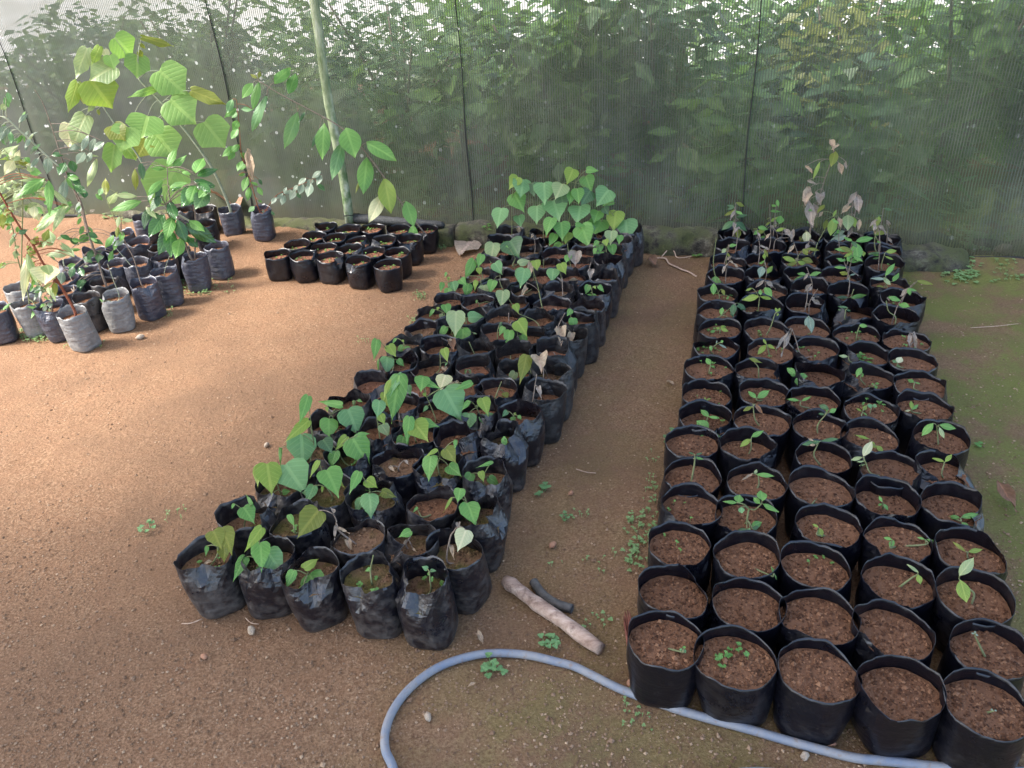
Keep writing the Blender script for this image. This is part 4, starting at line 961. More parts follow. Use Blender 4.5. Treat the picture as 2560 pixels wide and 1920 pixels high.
for k, line in enumerate(CL.strip().splitlines()):
    a, lab = line.split('|'); t, x, y, film, h = a.split(); h = float(h)
    p = on_z(t, float(x), float(y), h - .01); p.z = 0
    B = Bag(p, .0565 if t == 'm' else .055, h, h - .026, 2500 + k * 13, [(random.uniform(-160, -20), 50, .012, .7)] if k % 3 == 0 else [], (random.uniform(-.07, .07), random.uniform(-.05, .05)), .07, .022)
    B.film = film; B.lab = lab; LB.append(B)
relax(LB, 80, -.001)
for B in LB:
    k = B.loc.dot(DB) + B.R - 3.58
    if k > 0: B.loc -= DB * k
for B in LB:
    gz = ground_h(B.loc.x, B.loc.y); B.loc.z = max(0, gz - .002)
    B.build({'g': FILM_GREY, 'p': FILM_PALE, 'd': FILM_DUSTY}[B.film], SOIL_RED if 'red soil' in B.lab else SOIL, 40)
    tag(B.obj, B.lab, 'grow bag', 'tall bags of saplings at the open side')
# level of the bag is already in its location; soil heights are above it
class Stand:                                     # lets plant() work with a bag that is not on level zero
    def __init__(s, B): s.loc = B.loc; s.zs = B.zs; s.obj = B.obj; s.lean = B.lean
    def top(s): return s.loc + Vector((s.lean[0] * s.zs, s.lean[1] * s.zs, s.zs))
def grow(k, t, stem, leaves, shape, mat, rad=.004, upw=.4, ys=0.0, rad_top=None, seed=1, extra=0):
    rr = random.Random(seed * 31 + k)
    lv = [x.strip() for x in leaves.replace('\n', '|').split('|') if x.strip()]
    for q in [x.split(',') for x in lv] * extra:
        bx, by, tx, ty = (float(v) for v in q[:4]); Lq = math.hypot(tx - bx, ty - by) * rr.uniform(.5, .9); a = math.atan2(ty - by, tx - bx) + rr.uniform(-1.3, 1.3)
        bx += rr.uniform(-45, 45); by += rr.uniform(-45, 45)
        lv.append('%f,%f,%f,%f,%s,%s' % (bx, by, bx + Lq * math.cos(a), by + Lq * math.sin(a), q[4], rr.choice((q[5], 'g', 'p', q[5]))))
    st = [tuple(float(v) for v in w.split(',')) for w in stem.split()]
    return plant(Stand(LB[k]), t, st, lv, shape, rr, mat, rad, name='sapling', ys=ys, upw=upw, rad_top=rad_top)
# broad-leaved sapling leaning out of the shiny bag by the kerb
grow(29, 'n', '1630,1560 1510,1290 1390,1100 1230,890 1050,680 910,540 850,470', '''1030,405,1262,598,1.02,L|1125,655,1335,852,.98,L|1420,845,1597,1072,1.0,L|1000,945,1168,1155,1.02,L
645,118,822,278,1.12,L|878,112,1157,182,.25,o|838,268,842,468,.9,L|1308,575,1602,692,.32,o|1005,558,758,632,.2,L
930,795,880,985,1.25,L|920,1000,830,1145,.85,o|740,1070,835,1172,.9,L|860,170,915,210,.5,o|850,235,890,285,.8,o''', 'big', STEM_P, .0085, .25, 0, .004)
# its pale neighbour; the broad yellow leaf has overexposure put into its colour
grow(26, 'n', '985,1500 870,1180 690,930 540,710', '''440,485,622,722,1.05,y|640,365,420,485,.8,p|405,210,312,472,.36,p|322,500,245,748,.32,y|765,892,690,1092,1.0,L|645,1045,602,1285,.58,L
515,192,448,345,.36,y|555,220,580,292,.85,x|245,858,250,1075,.55,x|392,790,268,1045,.52,p|620,880,720,990,.9,o|600,270,640,390,.9,L|370,620,440,700,.7,o|500,740,510,790,.5,o
1170,1240,960,1600,.75,L|1120,1420,1240,1478,.6,x|470,690,410,760,.4,p''', 'big', STEM_P, .006, .25, -.02, .003)
# glossy sapling
grow(24, 'm', '1640,690 1600,580 1500,440 1430,250', '''1420,330,1285,512,.45,s|1485,448,1358,682,.44,s|1470,208,1492,412,.44,s|1530,378,1605,572,.48,s|1560,530,1520,702,.48,g|1610,408,1845,572,.44,s|1620,530,1712,612,.62,s
1715,85,1558,256,.62,s|1790,130,1690,268,.62,d|1690,50,1855,72,.45,s|1222,218,945,296,.3,g|1402,160,1285,296,.42,d|1282,280,1228,446,.38,d|1340,100,1268,206,.32,d|1470,92,1625,68,.36,s|1420,470,1370,560,.4,g|1490,430,1400,440,.4,d|1440,560,1440,650,.4,d''', 'ell', STEM_B, .006, .5, 0, .003, extra=1)
grow(24, 'n', '1330,1580 1150,1560 1110,1420 1100,1240', '''1100,1232,1172,1065,.34,g|1138,1250,1265,1128,.32,g|1340,1288,1405,1138,.5,g|1358,1312,1528,1238,.42,s|1120,1412,1275,1368,.42,g|1062,1350,928,1472,.32,g|958,1240,1085,1242,.5,g|1225,1280,1300,1290,.5,g|1330,1350,1505,1400,.4,s|1050,1400,1000,1500,.4,d|870,1200,890,1340,.4,d|820,1250,815,1435,.3,o''', 'ell', STEM_B, .004, .5, .015, .002, 3)
# dark-leaved sapling
grow(10, 'm', '900,900 850,740 800,600 750,430 700,230 640,120 560,0', '''520,510,620,545,.5,s|600,540,690,590,.6,d|690,580,770,490,.5,g|760,490,850,530,.55,s|790,545,900,590,.4,s|590,640,700,632,.3,g|800,640,760,720,.5,d|860,660,840,740,.5,d|900,690,850,720,.5,d|720,700,790,740,.5,d|680,790,720,860,.5,s|640,780,600,880,.5,d|730,890,670,960,.5,d|680,900,700,990,.5,d|985,510,905,620,.4,g|975,640,935,740,.3,g|690,220,660,310,.4,v|740,150,640,70,.5,s|690,60,590,-20,.5,s|570,30,530,230,.3,v|700,360,670,420,.4,g|720,430,690,510,.4,g''', 'ell', STEM_B, .0055, .5, 0, .003, extra=1)
grow(12, 'p', '575,945 530,780 480,660 430,540 400,440 300,140 230,10', '''340,440,412,438,.55,s|320,460,312,560,.5,v|430,490,385,570,.55,s|470,480,495,555,.7,s|445,560,535,645,.5,s|480,645,565,705,.55,s|430,610,405,760,.3,v|530,760,515,830,.5,v|540,370,450,410,.4,v|585,310,535,420,.3,v|630,330,590,410,.35,v|690,355,605,408,.4,v|560,425,505,495,.5,v|605,425,570,490,.5,v|600,445,650,450,.3,p|640,470,572,640,.25,p''', 'ell', STEM_B, .004, .4, 0, .0015, 5)
# red-stemmed sapling with long leaves
grow(4, 'm', '650,1180 600,1080 480,880 370,750 290,600 190,470 80,290 0,150 -80,30', '''385,20,98,195,.27,g|595,258,275,428,.27,p|602,662,368,672,.34,p|450,580,410,455,.5,p|230,712,205,1065,.2,x|395,770,390,935,1.1,x|160,500,240,455,.55,d|300,600,330,515,.5,o|380,590,300,620,.4,o|230,600,290,650,.4,y|270,640,260,720,.5,o|380,560,420,450,.5,o|90,290,20,330,.6,o|120,360,60,400,.6,g|30,330,0,430,.6,o|230,680,330,710,.3,p|330,800,270,960,.3,g|260,770,235,900,.3,y|470,920,480,1040,.35,o|440,960,470,1080,.3,p''', 'lance', STEM_R, .006, .45, 0, .003, extra=2)
grow(3, 'm', '440,1040 380,930 330,850', '''350,930,260,930,.4,d|350,960,290,1010,.4,d|390,1000,330,990,.45,d|400,1020,460,1010,.4,d|420,1050,480,1060,.4,g|400,1120,370,1180,.5,v|440,1080,430,1140,.5,v|360,890,410,860,.4,g|320,960,250,1000,.3,d|330,1000,290,1080,.3,v''', 'lance', STEM_B, .003, .5, extra=2)
grow(2, 'm', '240,1010 150,700 100,420 -20,250', '''40,330,110,300,.5,g|60,380,0,420,.5,y|90,430,50,470,.5,g|120,520,80,610,.3,p|340,1105,210,1170,.3,p|150,120,120,290,.3,p|300,260,290,370,.6,x|330,140,290,190,.6,p|360,140,410,190,.7,x|320,170,410,200,.3,y|50,60,0,150,.4,p|0,800,20,740,.5,y|140,640,130,720,.5,p''', 'lance', STEM_G, .003, .45, extra=2)
grow(1, 'p', '150,700 130,560 90,480 20,400', '''0,440,130,370,.3,p|100,480,130,400,.4,x|90,480,30,570,.5,x|70,460,0,470,.3,y|130,500,190,490,.9,o|195,550,275,560,.9,g|170,520,220,500,.6,x|300,600,75,735,.25,g|0,640,25,580,.4,x|80,610,20,660,.3,p|130,630,70,660,.4,p|40,700,0,760,.4,y|240,690,320,710,.5,x|210,770,260,870,.8,x|260,740,310,710,.6,y|450,775,205,915,.27,g|0,830,20,930,.5,o|30,840,90,800,.4,o''', 'lance', STEM_G, .003, .45, .02, extra=2)
# long grey branch leaning in from the side, with drooping dull leaves
grow(0, 'p', '-40,760 -60,400 0,190 150,300 300,440 390,520', '''40,110,5,140,.8,p|30,60,60,130,.5,b|20,250,0,330,.4,v|60,260,35,370,.4,v|70,290,75,360,.4,b|150,310,110,370,.3,g|200,330,170,390,.3,v|120,330,70,360,.3,b|180,170,120,230,.3,v|270,370,210,400,.3,b|230,380,200,440,.3,v|250,290,180,320,.2,v|255,460,200,530,.3,v|160,320,190,280,.3,v|90,330,60,390,.3,v|45,300,30,365,.4,b|10,250,40,240,.4,g''', 'ell', STEM_P, .0055, .35, .05, .003, extra=1)
grow(18, 'm', '1220,930 1190,830 1150,700 1090,590 1050,480', '''1030,350,1010,440,.4,p|1055,380,1150,385,.4,p|1020,430,1000,540,.3,o|1070,550,990,600,.5,v|1060,480,1040,560,.4,g''', 'ell', STEM_B, .003)
grow(9, 'm', '1030,1040 980,900 930,760', '''870,1090,910,1070,.3,g|880,1080,860,1060,.3,g''', 'ell', STEM_P, .002)
grow(17, 'm', '1140,780 1060,690 1000,620', '', 'ell', STEM_P, .0025)
grow(22, 'm', '1420,840 1440,760 1465,690', '', 'ell', STEM_P, .0018)
grow(6, 'm', '560,780 545,720', '', 'ell', STEM_P, .004)
grow(5, 'm', '640,1000 620,900 530,770 420,690', '''540,830,520,930,.5,v|600,820,640,760,.5,s|480,730,440,690,.4,g''', 'ell', STEM_B, .003)
grow(0, 'm', '0,1170', '''20,1160,90,1095,.3,g|0,1190,40,1195,.4,v''', 'ell', STEM_G, .002)
grow(15, 'n', '570,1500 565,1420', '''570,1480,560,1320,.3,o|540,1420,505,1480,.6,b|590,1560,665,1440,.4,p|700,1490,760,1450,.6,b|480,1470,540,1520,.5,g''', 'ell', STEM_G, .002, .4, .05)
# twiggy small-leaved plant
sv = '''160,215,135,280,.45,b|180,260,122,300,.4,g|185,280,155,305,.6,b|262,265,200,262,.42,b|190,320,165,362,.55,g|190,360,152,410,.55,g|195,440,150,480,.5,g|180,450,110,495,.45,g|170,470,140,515,.6,g|200,480,232,505,.7,g|210,520,182,560,.5,g|235,540,180,560,.4,g|190,590,225,585,.5,g|235,600,210,670,.45,g|245,650,235,715,.4,g|285,650,310,690,.5,g|290,610,310,640,.5,d|270,745,240,772,.6,b|350,770,372,790,.5,b|310,760,320,785,.5,v|290,715,310,725,.5,g|250,625,290,640,.4,g'''
grow(30, 'o', '285,740 262,660 235,560 205,480 195,350 180,215', sv, 'ell', STEM_R, .0028, .4, 0, .0012)
grow(30, 'o', '330,760 380,690 470,650 540,620 590,590', '''380,700,350,735,.5,v|410,680,380,705,.6,v|420,690,405,735,.5,v|455,665,415,680,.5,v|475,665,442,712,.6,v|490,640,460,665,.6,v|510,635,492,685,.6,v|525,605,485,635,.5,v|550,630,528,695,.6,v|560,610,530,640,.5,v|600,570,552,605,.45,v|605,590,575,640,.5,v|580,630,620,668,.45,d|480,680,500,705,.6,d|430,650,412,680,.5,v''', 'ell', STEM_R, .002, .4, .01, .001, 9)
# long drooping branch out of the far corner bag of the small block
B = SB[3, 4]
plant(B, 'o', [(1090, 850), (1000, 730), (905, 590), (800, 450), (700, 355), (560, 275), (400, 190), (290, 122)], '''368,132,452,42,.38,g|440,188,480,58,.3,g|330,198,243,368,.27,b|292,130,255,264,.32,g|262,135,205,205,.5,g|485,278,418,464,.32,b|522,275,488,332,.2,d|615,333,600,512,.4,g|722,358,770,494,.68,g|705,428,655,612,.32,b|825,430,968,502,.45,g|828,503,808,674,.42,g|915,605,940,774,.5,y|905,690,836,824,.42,x|1020,720,1062,842,.52,g|1055,838,1056,922,.48,g|290,110,300,70,.4,o|285,112,246,84,.35,o|590,370,555,450,.2,d|790,620,770,680,.2,o'''.split('|'), 'ell', random.Random(5), STEM_B, .005, name='branch', upw=.3, rad_top=.0026)  # the cream leaf's overexposed look is put into its colour
B.obj['label'] = 'black corner bag from which a long branch arches across the net'

# ---------------------------------------------------------------- loose leaves, stones, sticks, pipe, hose
def dry_leaf(t, b, tp, asp, colr, z, label, shape='heart', seed=1, lift=.012):
    rr = random.Random(seed); p = on_z(t, *b, z); q = on_z(t, *tp, z)
    V, Fc, U = leaf_mesh(p + UP * lift, q + UP * .004, (UP + Vector((rr.uniform(-.3, .3), rr.uniform(-.3, .3), 0))).normalized(), (q - p).length * asp, shape, rr, dry=True, curl=None, flat='flat' in label)
    lo = min(v.z for v in V); V = [Vector((v.x, v.y, v.z - lo + z + .0005)) for v in V]
    c = sum(V, Vector()) / len(V); c.z = lo - lo + z
    o = mesh_obj('fallen_leaf', [v - c for v in V], Fc, LEAF[colr], uvs=U); o.location = c
    tag(o, label, 'leaf', 'dead leaves lying about')
dry_leaf('d', (1945, 600), (2140, 790), .42, 'r', .003, 'curled brown dead leaf alone on the mossy ground', 'ell', 3, .02)
dry_leaf('j', (1570, 450), (1600, 600), .6, 'w', .003, 'curled tan leaf leaning at the foot of the log-aisle bags', 'ell', 4, .03)
dry_leaf('l', (330, 745), (240, 840), .9, 'k', .003, 'large flat dead leaf on the dirt in front of the kerb', 'heart', 6, .01)
dry_leaf('h', (1365, 1330), (1410, 1425), .42, 'w', .003, 'small tan dead leaf between the corner bag and the hose', 'ell', 7)
dry_leaf('n', (1630, 1545), (1720, 1650), .9, 'r', .125, 'shrivelled brown leaf at the foot of the broad-leaved sapling', 'heart', 8, .03)
dry_leaf('P', (1440, 825), (1456, 832), .6, 'w', .003, 'tiny dry leaf in the middle of the log aisle', 'ell', 9, .006)
dry_leaf('P', (1010, 1485), (1028, 1476), .5, 'w', .003, 'small dry leaf inside the bend of the hose', 'ell', 10, .006)
dry_leaf('P', (1215, 880), (1225, 905), .5, 'w', .003, 'dry leaf scrap by the bed edge along the aisle', 'ell', 12, .01)
dry_leaf('g', (245, 735), (350, 712), .42, 'w', .124, 'reddish dry leaf lying on the corner bag soil beside open dirt', 'ell', 13, .008)
dry_leaf('l', (1880, 885), (1930, 930), .8, 'r', .003, 'dark curled leaf scrap below the pale kerb', 'ell', 14, .012)
# hanging dead leaf on the twiggy plant
rr = random.Random(3); pb2 = on_y('o', 238, 458, LB[30].loc.y); pt2 = on_y('o', 262, 612, LB[30].loc.y - .02)
V, Fc, U = leaf_mesh(pb2, pt2, facing(pb2, rr), .055, 'ell', rr, dry=True)
o = mesh_obj('dead_leaf', [v - LB[30].loc for v in V], Fc, LEAF['w'], LB[30].obj, uvs=U)

def pebble(t, x, y, r, mat, label, seed, z=0.0, sq=.7):
    rr = random.Random(seed); bm = bmesh.new(); bmesh.ops.create_icosphere(bm, subdivisions=2, radius=1)
    p = on_z(t, x, y, z)
    for v in bm.verts:
        k = 1 + .28 * noise.noise(v.co * 1.3 + Vector((seed, 0, 0))) + .12 * noise.noise(v.co * 3.5 + Vector((0, seed, 0)))
        v.co = Vector((v.co.x * r * k * 1.2, v.co.y * r * k * .85, v.co.z * r * k * sq))
    bmesh.ops.rotate(bm, verts=bm.verts, cent=(0, 0, 0), matrix=Matrix.Rotation(rr.uniform(0, 3), 3, 'Z'))
    me = bpy.data.meshes.new('pebble'); bm.to_mesh(me); bm.free(); me.polygons.foreach_set('use_smooth', [seed % 2 == 0] * len(me.polygons))
    me.materials.append(mat); o = bpy.data.objects.new('pebble', me); COL.objects.link(o)
    lo = min(v.co.z for v in me.vertices); o.location = (p.x, p.y, z - lo - r * .15)
    tag(o, label, 'pebble', 'loose pebbles on the dirt')
STONE_R = make_plain('orange_stone', (0.28, 0.13, 0.075), (0.42, 0.24, 0.15), 60)
pebble('a', 1570, 1415, .012, STONE, 'flat grey-brown pebble tucked between hose and middle-column bag', 1)
pebble('a', 1770, 1455, .011, STONE_R, 'orange pebble between the hose and the hose-side bags', 2)
pebble('a', 1560, 1565, .009, STONE, 'pale oblong pebble on the camera side of the hose', 3)
pebble('h', 2010, 575, .010, STONE_R, 'brown pebble in the log aisle above the log', 4)
pebble('g', 655, 1315, .011, STONE, 'light pebble on the dirt below the front heart-leaf bags', 5)
pebble('g', 245, 1535, .008, STONE_R, 'brown pebble on bare dirt away from the front bags', 6)
pebble('j', 1615, 1295, .008, STONE_R, 'reddish pebble in the aisle beside the bulging bag', 7)
pebble('m', 1215, 1405, .014, STONE, 'bright pale stone on the sunlit dirt by the saplings', 8)
pebble('P', 925, 1797 * .864 * .999, .009, STONE, 'rounded pebble left of the hose bend on dark dirt', 10)
pebble('a', 50, 940, .009, STONE_R, 'brown pebble between the red splinter and the hose', 11)
pebble('i', 95, 745, .010, STONE, 'pale flat pebble on dirt beside the heart-leaf bed', 12)
pebble('P', 2165, 548, .035, STONE, 'rounded brown stone half buried under the clover', 14, .03)
pebble('m', 870, 1290, .03, STONE_R, 'clod of earth between the dusty grey bags', 15, 0, .9)
pebble('P', 2018, 1654, .008, STONE_R, 'small pebble under the hose by the corner bag', 16)

def tube_obj(name, pts, rad, mat, label, cat, n=14, smooth=True):
    c = Vector(pts[0]); c.z = 0; mb = MB(); mb.tube([Vector(p) - c for p in pts], rad, n)
    o = mb.obj(name, mat, None, smooth); o.location = c; return tag(o, label, cat)
# log
m, nt, b, out = mat_new('peeled_wood'); co = N(nt, 'ShaderNodeTexCoord').outputs['Object']
a = on_z('h', 1600, 870, .017); e = on_z('P', 1298, 1402, .017); ax_ = (e - a).normalized()
ang = math.atan2(ax_.y, ax_.x)
g1 = noise_n(nt, mapped(nt, co, (4, 50, 50), rot=(0, 0, -ang)), 1.0, 5, .7)
c = ramp(nt, g1, [(0.3, (0.17, 0.10, 0.07)), (0.5, (0.36, 0.25, 0.19)), (0.7, (0.52, 0.40, 0.32))])
c = mix(nt, ramp(nt, noise_n(nt, co, 18, 5, .7), [(0.55, 0), (0.66, .8)]), c, (0.10, 0.055, 0.04))
L(nt, c, b.inputs['Base Color']); b.inputs['Roughness'].default_value = .8; bump(nt, b, g1, .6, .004)
pts = [a.lerp(e, k / 14) + Vector((0, 0, .002 * math.sin(k * .9))) for k in range(15)]
tube_obj('log', pts, [(.0165 + .002 * math.sin(k * 1.3) * .5 + .003 * noise.noise(Vector((k * .7, 0, 0)))) * (.86 if k in (0, 14) else 1) for k in range(15)], m, 'pale peeled wooden log lying on the dirt aisle by the hose', 'log', 18)
# dark pipe offcut, open at both ends
PIPE = make_plain('grey_pipe', (0.045, 0.043, 0.04), (0.12, 0.11, 0.10), 50, .6, .5)
pp = curve_pts([on_z('h', x, y, .0115) for x, y in ((1845, 880), (1920, 985), (2030, 1065), (2180, 1115))], 6)
c0 = Vector((pp[0].x, pp[0].y, 0)); mb = MB(); mb.tube([p - c0 for p in pp], .0115, 16, cap=False); nn = len(mb.v)
mb.tube([p - c0 for p in pp], .0088, 16, cap=False); m_ = len(pp)
mb.f = mb.f[:16 * (m_ - 1)] + [q[::-1] for q in mb.f[16 * (m_ - 1):]]
for k in (0, m_ - 1):
    for j in range(16): mb.f.append((k * 16 + j, k * 16 + (j + 1) % 16, nn + k * 16 + (j + 1) % 16, nn + k * 16 + j))
o = mb.obj('pipe', PIPE); o.location = c0; tag(o, 'short bent offcut of dark grey pipe beside the log', 'pipe')
# red splinter leaning at the corner bag
sp_ = make_plain('red_splinter', (0.12, 0.035, 0.022), (0.26, 0.10, 0.07), 40, .8, .7, (1, 1, 1))
p0 = on_z('a', 8, 300, .008); p1 = on_z('a', 90, 890, .008); mb = MB(); cc = Vector((p0.x, p0.y, 0))
for k, (dx, s0, s1, r) in enumerate(((0, .02, 1, .0035), (.006, 0, .93, .003), (-.005, .1, .98, .003), (.010, .04, .7, .002), (.003, .3, 1.0, .0028))):
    d = Vector((dx, 0, .002 * k)); mb.tube([p0.lerp(p1, s0 + (s1 - s0) * j / 6) - cc + d * (1 - .4 * j / 6) for j in range(7)], [r * (.35 if j in (0, 6) else 1) for j in range(7)], 5)
o = mb.obj('splinter', sp_); o.location = cc; tag(o, 'reddish split stick lying against the hose-side corner bag', 'stick')
# hose
m, nt, b, out = mat_new('blue_hose'); co = N(nt, 'ShaderNodeTexCoord').outputs['Object']; uvh = N(nt, 'ShaderNodeUVMap').outputs[0]
dn = noise_n(nt, co, 16, 5, .7)
c = mix(nt, ramp(nt, dn, [(0.36, .1), (0.58, .9)]), (0.13, 0.165, 0.23), (0.23, 0.23, 0.235))
c = mix(nt, ramp(nt, noise_n(nt, co, 60, 4, .7), [(0.56, 0), (0.72, .8)]), c, (0.20, 0.13, 0.09))
L(nt, c, b.inputs['Base Color']); b.inputs['Roughness'].default_value = .65
hose_px = [('P', 1790, 1700), ('P', 1640, 1668), ('P', 1450, 1700), ('P', 1200, 1790), ('P', 980, 1790), ('P', 880, 1730)] + \
    [('P', x * .8641 / 2.266 + 880 * .8641, y * .8641 / 2.266 + 1500 * .8641) for x, y in ((225, 930), (190, 850), (188, 750), (225, 640), (295, 535), (390, 445), (500, 375), (630, 328), (760, 303), (900, 302), (1030, 318), (1160, 350))] + \
    [('P', x * .8641 / 2.35 + 1180 * .8641, y * .8641 / 2.35 + 1380 * .8641) for x, y in ((600, 672), (720, 730), (850, 795), (1000, 855), (1150, 905))] + \
    [('a', x, y) for x, y in ((500, 1165), (800, 1250), (1100, 1330), (1400, 1418), (1700, 1500), (2000, 1572))] + [('b', 1050, 1600), ('b', 1400, 1640), ('b', 1800, 1675), ('b', 2300, 1700)]
HR = .0088
hp = curve_pts([on_z(*q, HR) for q in hose_px], 5); nH = 30
V = []; Fc = []; U = []; cc = Vector((hp[0].x, hp[0].y, 0)); dist = 0
for k, p in enumerate(hp):
    d = (hp[min(k + 1, len(hp) - 1)] - hp[max(k - 1, 0)]).normalized(); x = d.cross(UP).normalized(); y = x.cross(d)
    for j in range(nH):
        a_ = 2 * math.pi * j / nH; r = HR * (1 + (.035 if j % 2 else -.02)); V.append(p + (x * math.cos(a_) + y * math.sin(a_)) * r - cc)
Fc = [(k * nH + j, k * nH + (j + 1) % nH, (k + 1) * nH + (j + 1) % nH, (k + 1) * nH + j) for k in range(len(hp) - 1) for j in range(nH)]
Fc += [tuple(range(nH))[::-1], tuple((len(hp) - 1) * nH + j for j in range(nH))]
o = mesh_obj('hose', V, Fc, m); o.location = cc; tag(o, 'faded blue ribbed garden hose looping across the dirt in front', 'hose')
# pale roots on the dirt before the kerb
mb = MB(); R1 = [on_z('P', 1348 + x * .1633, 484 + y * .1633, .006) for x, y in ((430, 438), (550, 455), (590, 520), (690, 565), (760, 600), (860, 635), (960, 680))]
R1[0].z = .002; R1[-1].z = .0; cc = Vector((R1[0].x, R1[0].y, 0))
mb.tube([p - cc for p in curve_pts(R1, 4)], [.004 + .0015 * noise.noise(Vector((k * .9, 0, 0))) for k in range(25)], 6); o = mb.obj('root', ROOT); o.location = cc
tag(o, 'thick pale wavy root on the dirt between the beds', 'root')
mb = MB(); R2 = [on_z('P', 1348 + x * .1633, 484 + y * .1633, .006) for x, y in ((500, 430), (590, 385), (660, 400), (705, 445), (860, 432), (930, 412), (1015, 400))]
R2[1].z += .02; R2[2].z += .015; R2[-1].z = .0; cc = Vector((R2[0].x, R2[0].y, 0))
mb.tube([p - cc for p in curve_pts(R2, 4)], .0026, 6); o = mb.obj('root', ROOT); o.location = cc; tag(o, 'thin arched pale root beside the thick root', 'root')
mb = MB(); R3 = [on_z('o', x, y, .004) for x, y in ((225, 870), (240, 920), (280, 955), (340, 985), (420, 985))]; cc = Vector((R3[0].x, R3[0].y, 0))
mb.tube([p - cc for p in curve_pts(R3, 4)], .0026, 6); o = mb.obj('root', ROOT); o.location = cc; tag(o, 'thin brown root curling from beside the twiggy plant', 'root')
for t, A_, B_, lab in (('j', (1660, 1080), (1830, 1115), 'pale curved straw on the aisle dirt'), ('g', (50, 1240), (225, 1200), 'straight twig on dirt by the front corner bag'), ('P', (2097, 708), (2200, 699), 'thin twig lying on the mossy ground'), ('g', (600, 1190), (715, 1245), 'reddish straw poking out below the front bags')):
    a_, b_ = on_z(t, *A_, .003), on_z(t, *B_, .003); cc = Vector((a_.x, a_.y, 0)); mid = (a_ + b_) / 2 + Vector((0, -.008, .002)); mb = MB()
    mb.tube([p - cc for p in curve_pts([a_, mid, b_], 5)], .0013, 5); o = mb.obj('twig', ROOT); o.location = cc; tag(o, lab, 'twig')

# little weeds: single plants and the ground cover
def weed(name, p, n, size, rr, colr, hgt=.02):
    V = []; Fc = []; U = []
    for k in range(n):
        a_ = rr.uniform(0, 6.28); r = math.sqrt(rr.random()) * size * 3; q = Vector((p[0] + r * math.cos(a_), p[1] + r * math.sin(a_), rr.uniform(.004, hgt)))
        q.z += max(0, ground_h(q.x, q.y)); aa = rr.uniform(0, 6.28)
        for j in range(3):
            a2 = aa + j * 2.1; d = Vector((math.cos(a2), math.sin(a2), rr.uniform(-.1, .3))).normalized()
            v, f_, u_ = leaf_mesh(q, q + d * size, UP, size * 1.0, 'ell', rr, curl=.05)
            o = len(V); V += v; U += u_; Fc += [tuple(i + o for i in w) for w in f_]
        o = len(V); g = Vector((p[0] + (q.x - p[0]) * .5, p[1] + (q.y - p[1]) * .5, max(0, ground_h(q.x, q.y)) - .003))
        for d in (Vector((.0007, 0, 0)), Vector((-.0004, .0006, 0)), Vector((-.0004, -.0006, 0))): V += [g + d, q + d]; U += [(0, 0)] * 2
        for j in range(3): Fc.append((o + 2 * j, o + (2 * j + 2) % 6, o + (2 * j + 3) % 6, o + 2 * j + 1))
    return V, Fc, U
WEEDS = [('P', 1062, 1440, 12, .010, 'three-lobed weed clump inside the bend of the hose'), ('P', 1185, 1385, 7, .009, 'small clover weed between the log and the hose'), ('j', 1355, 1250, 8, .010, 'round-leaved weed at the foot of the bulging bag'),
         ('d', 1700, 160, 5, .014, 'little weed sprouting beside the mossy-side bags'), ('o', 350, 925, 5, .011, 'bright green weed at the foot of the twiggy plant'), ('l', 485, 560, 6, .012, 'bright weed growing from the kerb behind the heart leaves'),
         ('P', 320, 1138, 8, .008, 'greyish weed tuft on dirt beside the heart-leaf bed'), ('j', 1570, 1475, 6, .007, 'pale clover weed in the aisle'), ('h', 2000, 1390, 6, .008, 'clover weed beside the log end'), ('c', 415, 110, 8, .010, 'weed clump hugging the log-aisle edge of the wide bed'), ('f', 160, 540, 4, .030, 'large-leaved weed behind the far corner of the wide bed')]
for k, (t, x, y, n, sz, lab) in enumerate(WEEDS):
    z0 = .10 if 'kerb behind' in lab else 0; p = on_z(t, x, y, z0 + .01); rr = random.Random(50 + k)
    V, Fc, U = weed('weed', p, n, sz, rr, 'g'); c = Vector((p.x, p.y, 0))
    o = mesh_obj('weed', [v - c for v in V], Fc, LEAF['g' if 'bright' in lab or sz > .012 else 'b'], uvs=U); o.location = (c.x, c.y, z0 - (.01 if z0 else 0)); tag(o, lab, 'weed')
V = []; Fc = []; U = []; rr = random.Random(77)
def cover(t, x0, y0, x1, y1, n, size, num=1):
    global V, Fc, U
    for k in range(n):
        p = on_z(t, rr.uniform(x0, x1), rr.uniform(y0, y1), .0)
        v, f_, u_ = weed('w', p, num, size * rr.uniform(.6, 1.3), rr, 'g', .012); o = len(V); V += v; U += u_; Fc += [tuple(i + o for i in w) for w in f_]
cover('c', 20, 760, 310, 1240, 60, .0062, 2); cover('c', 180, 460, 320, 700, 22, .005); cover('c', 200, 180, 380, 330, 10, .005)
cover('P', 2085, 520, 2200, 562, 130, .013, 3); cover('P', 2040, 575, 2110, 612, 45, .011, 2); cover('P', 2035, 545, 2090, 562, 25, .010, 2); cover('P', 2140, 580, 2212, 610, 30, .008)
cover('m', 1560, 905, 1830, 1030, 60, .006, 2); cover('m', 1240, 1130, 1480, 1220, 40, .006, 2); cover('m', 150, 1330, 480, 1430, 60, .006, 2); cover('m', 1800, 860, 2020, 1030, 28, .005); cover('m', 560, 1430, 880, 1490, 25, .005)
cover('m', 520, 330, 700, 400, 30, .008, 2); cover('m', 880, 320, 1150, 480, 60, .009, 2); cover('m', 900, 180, 1150, 320, 30, .009)
cover('q', 1480, 700, 1560, 830, 40, .007, 2); cover('q', 1290, 1150, 1400, 1210, 22, .004); cover('k', 500, 600, 580, 680, 18, .005); cover('k', 550, 390, 630, 430, 14, .005); cover('k', 70, 780, 150, 820, 8, .004)
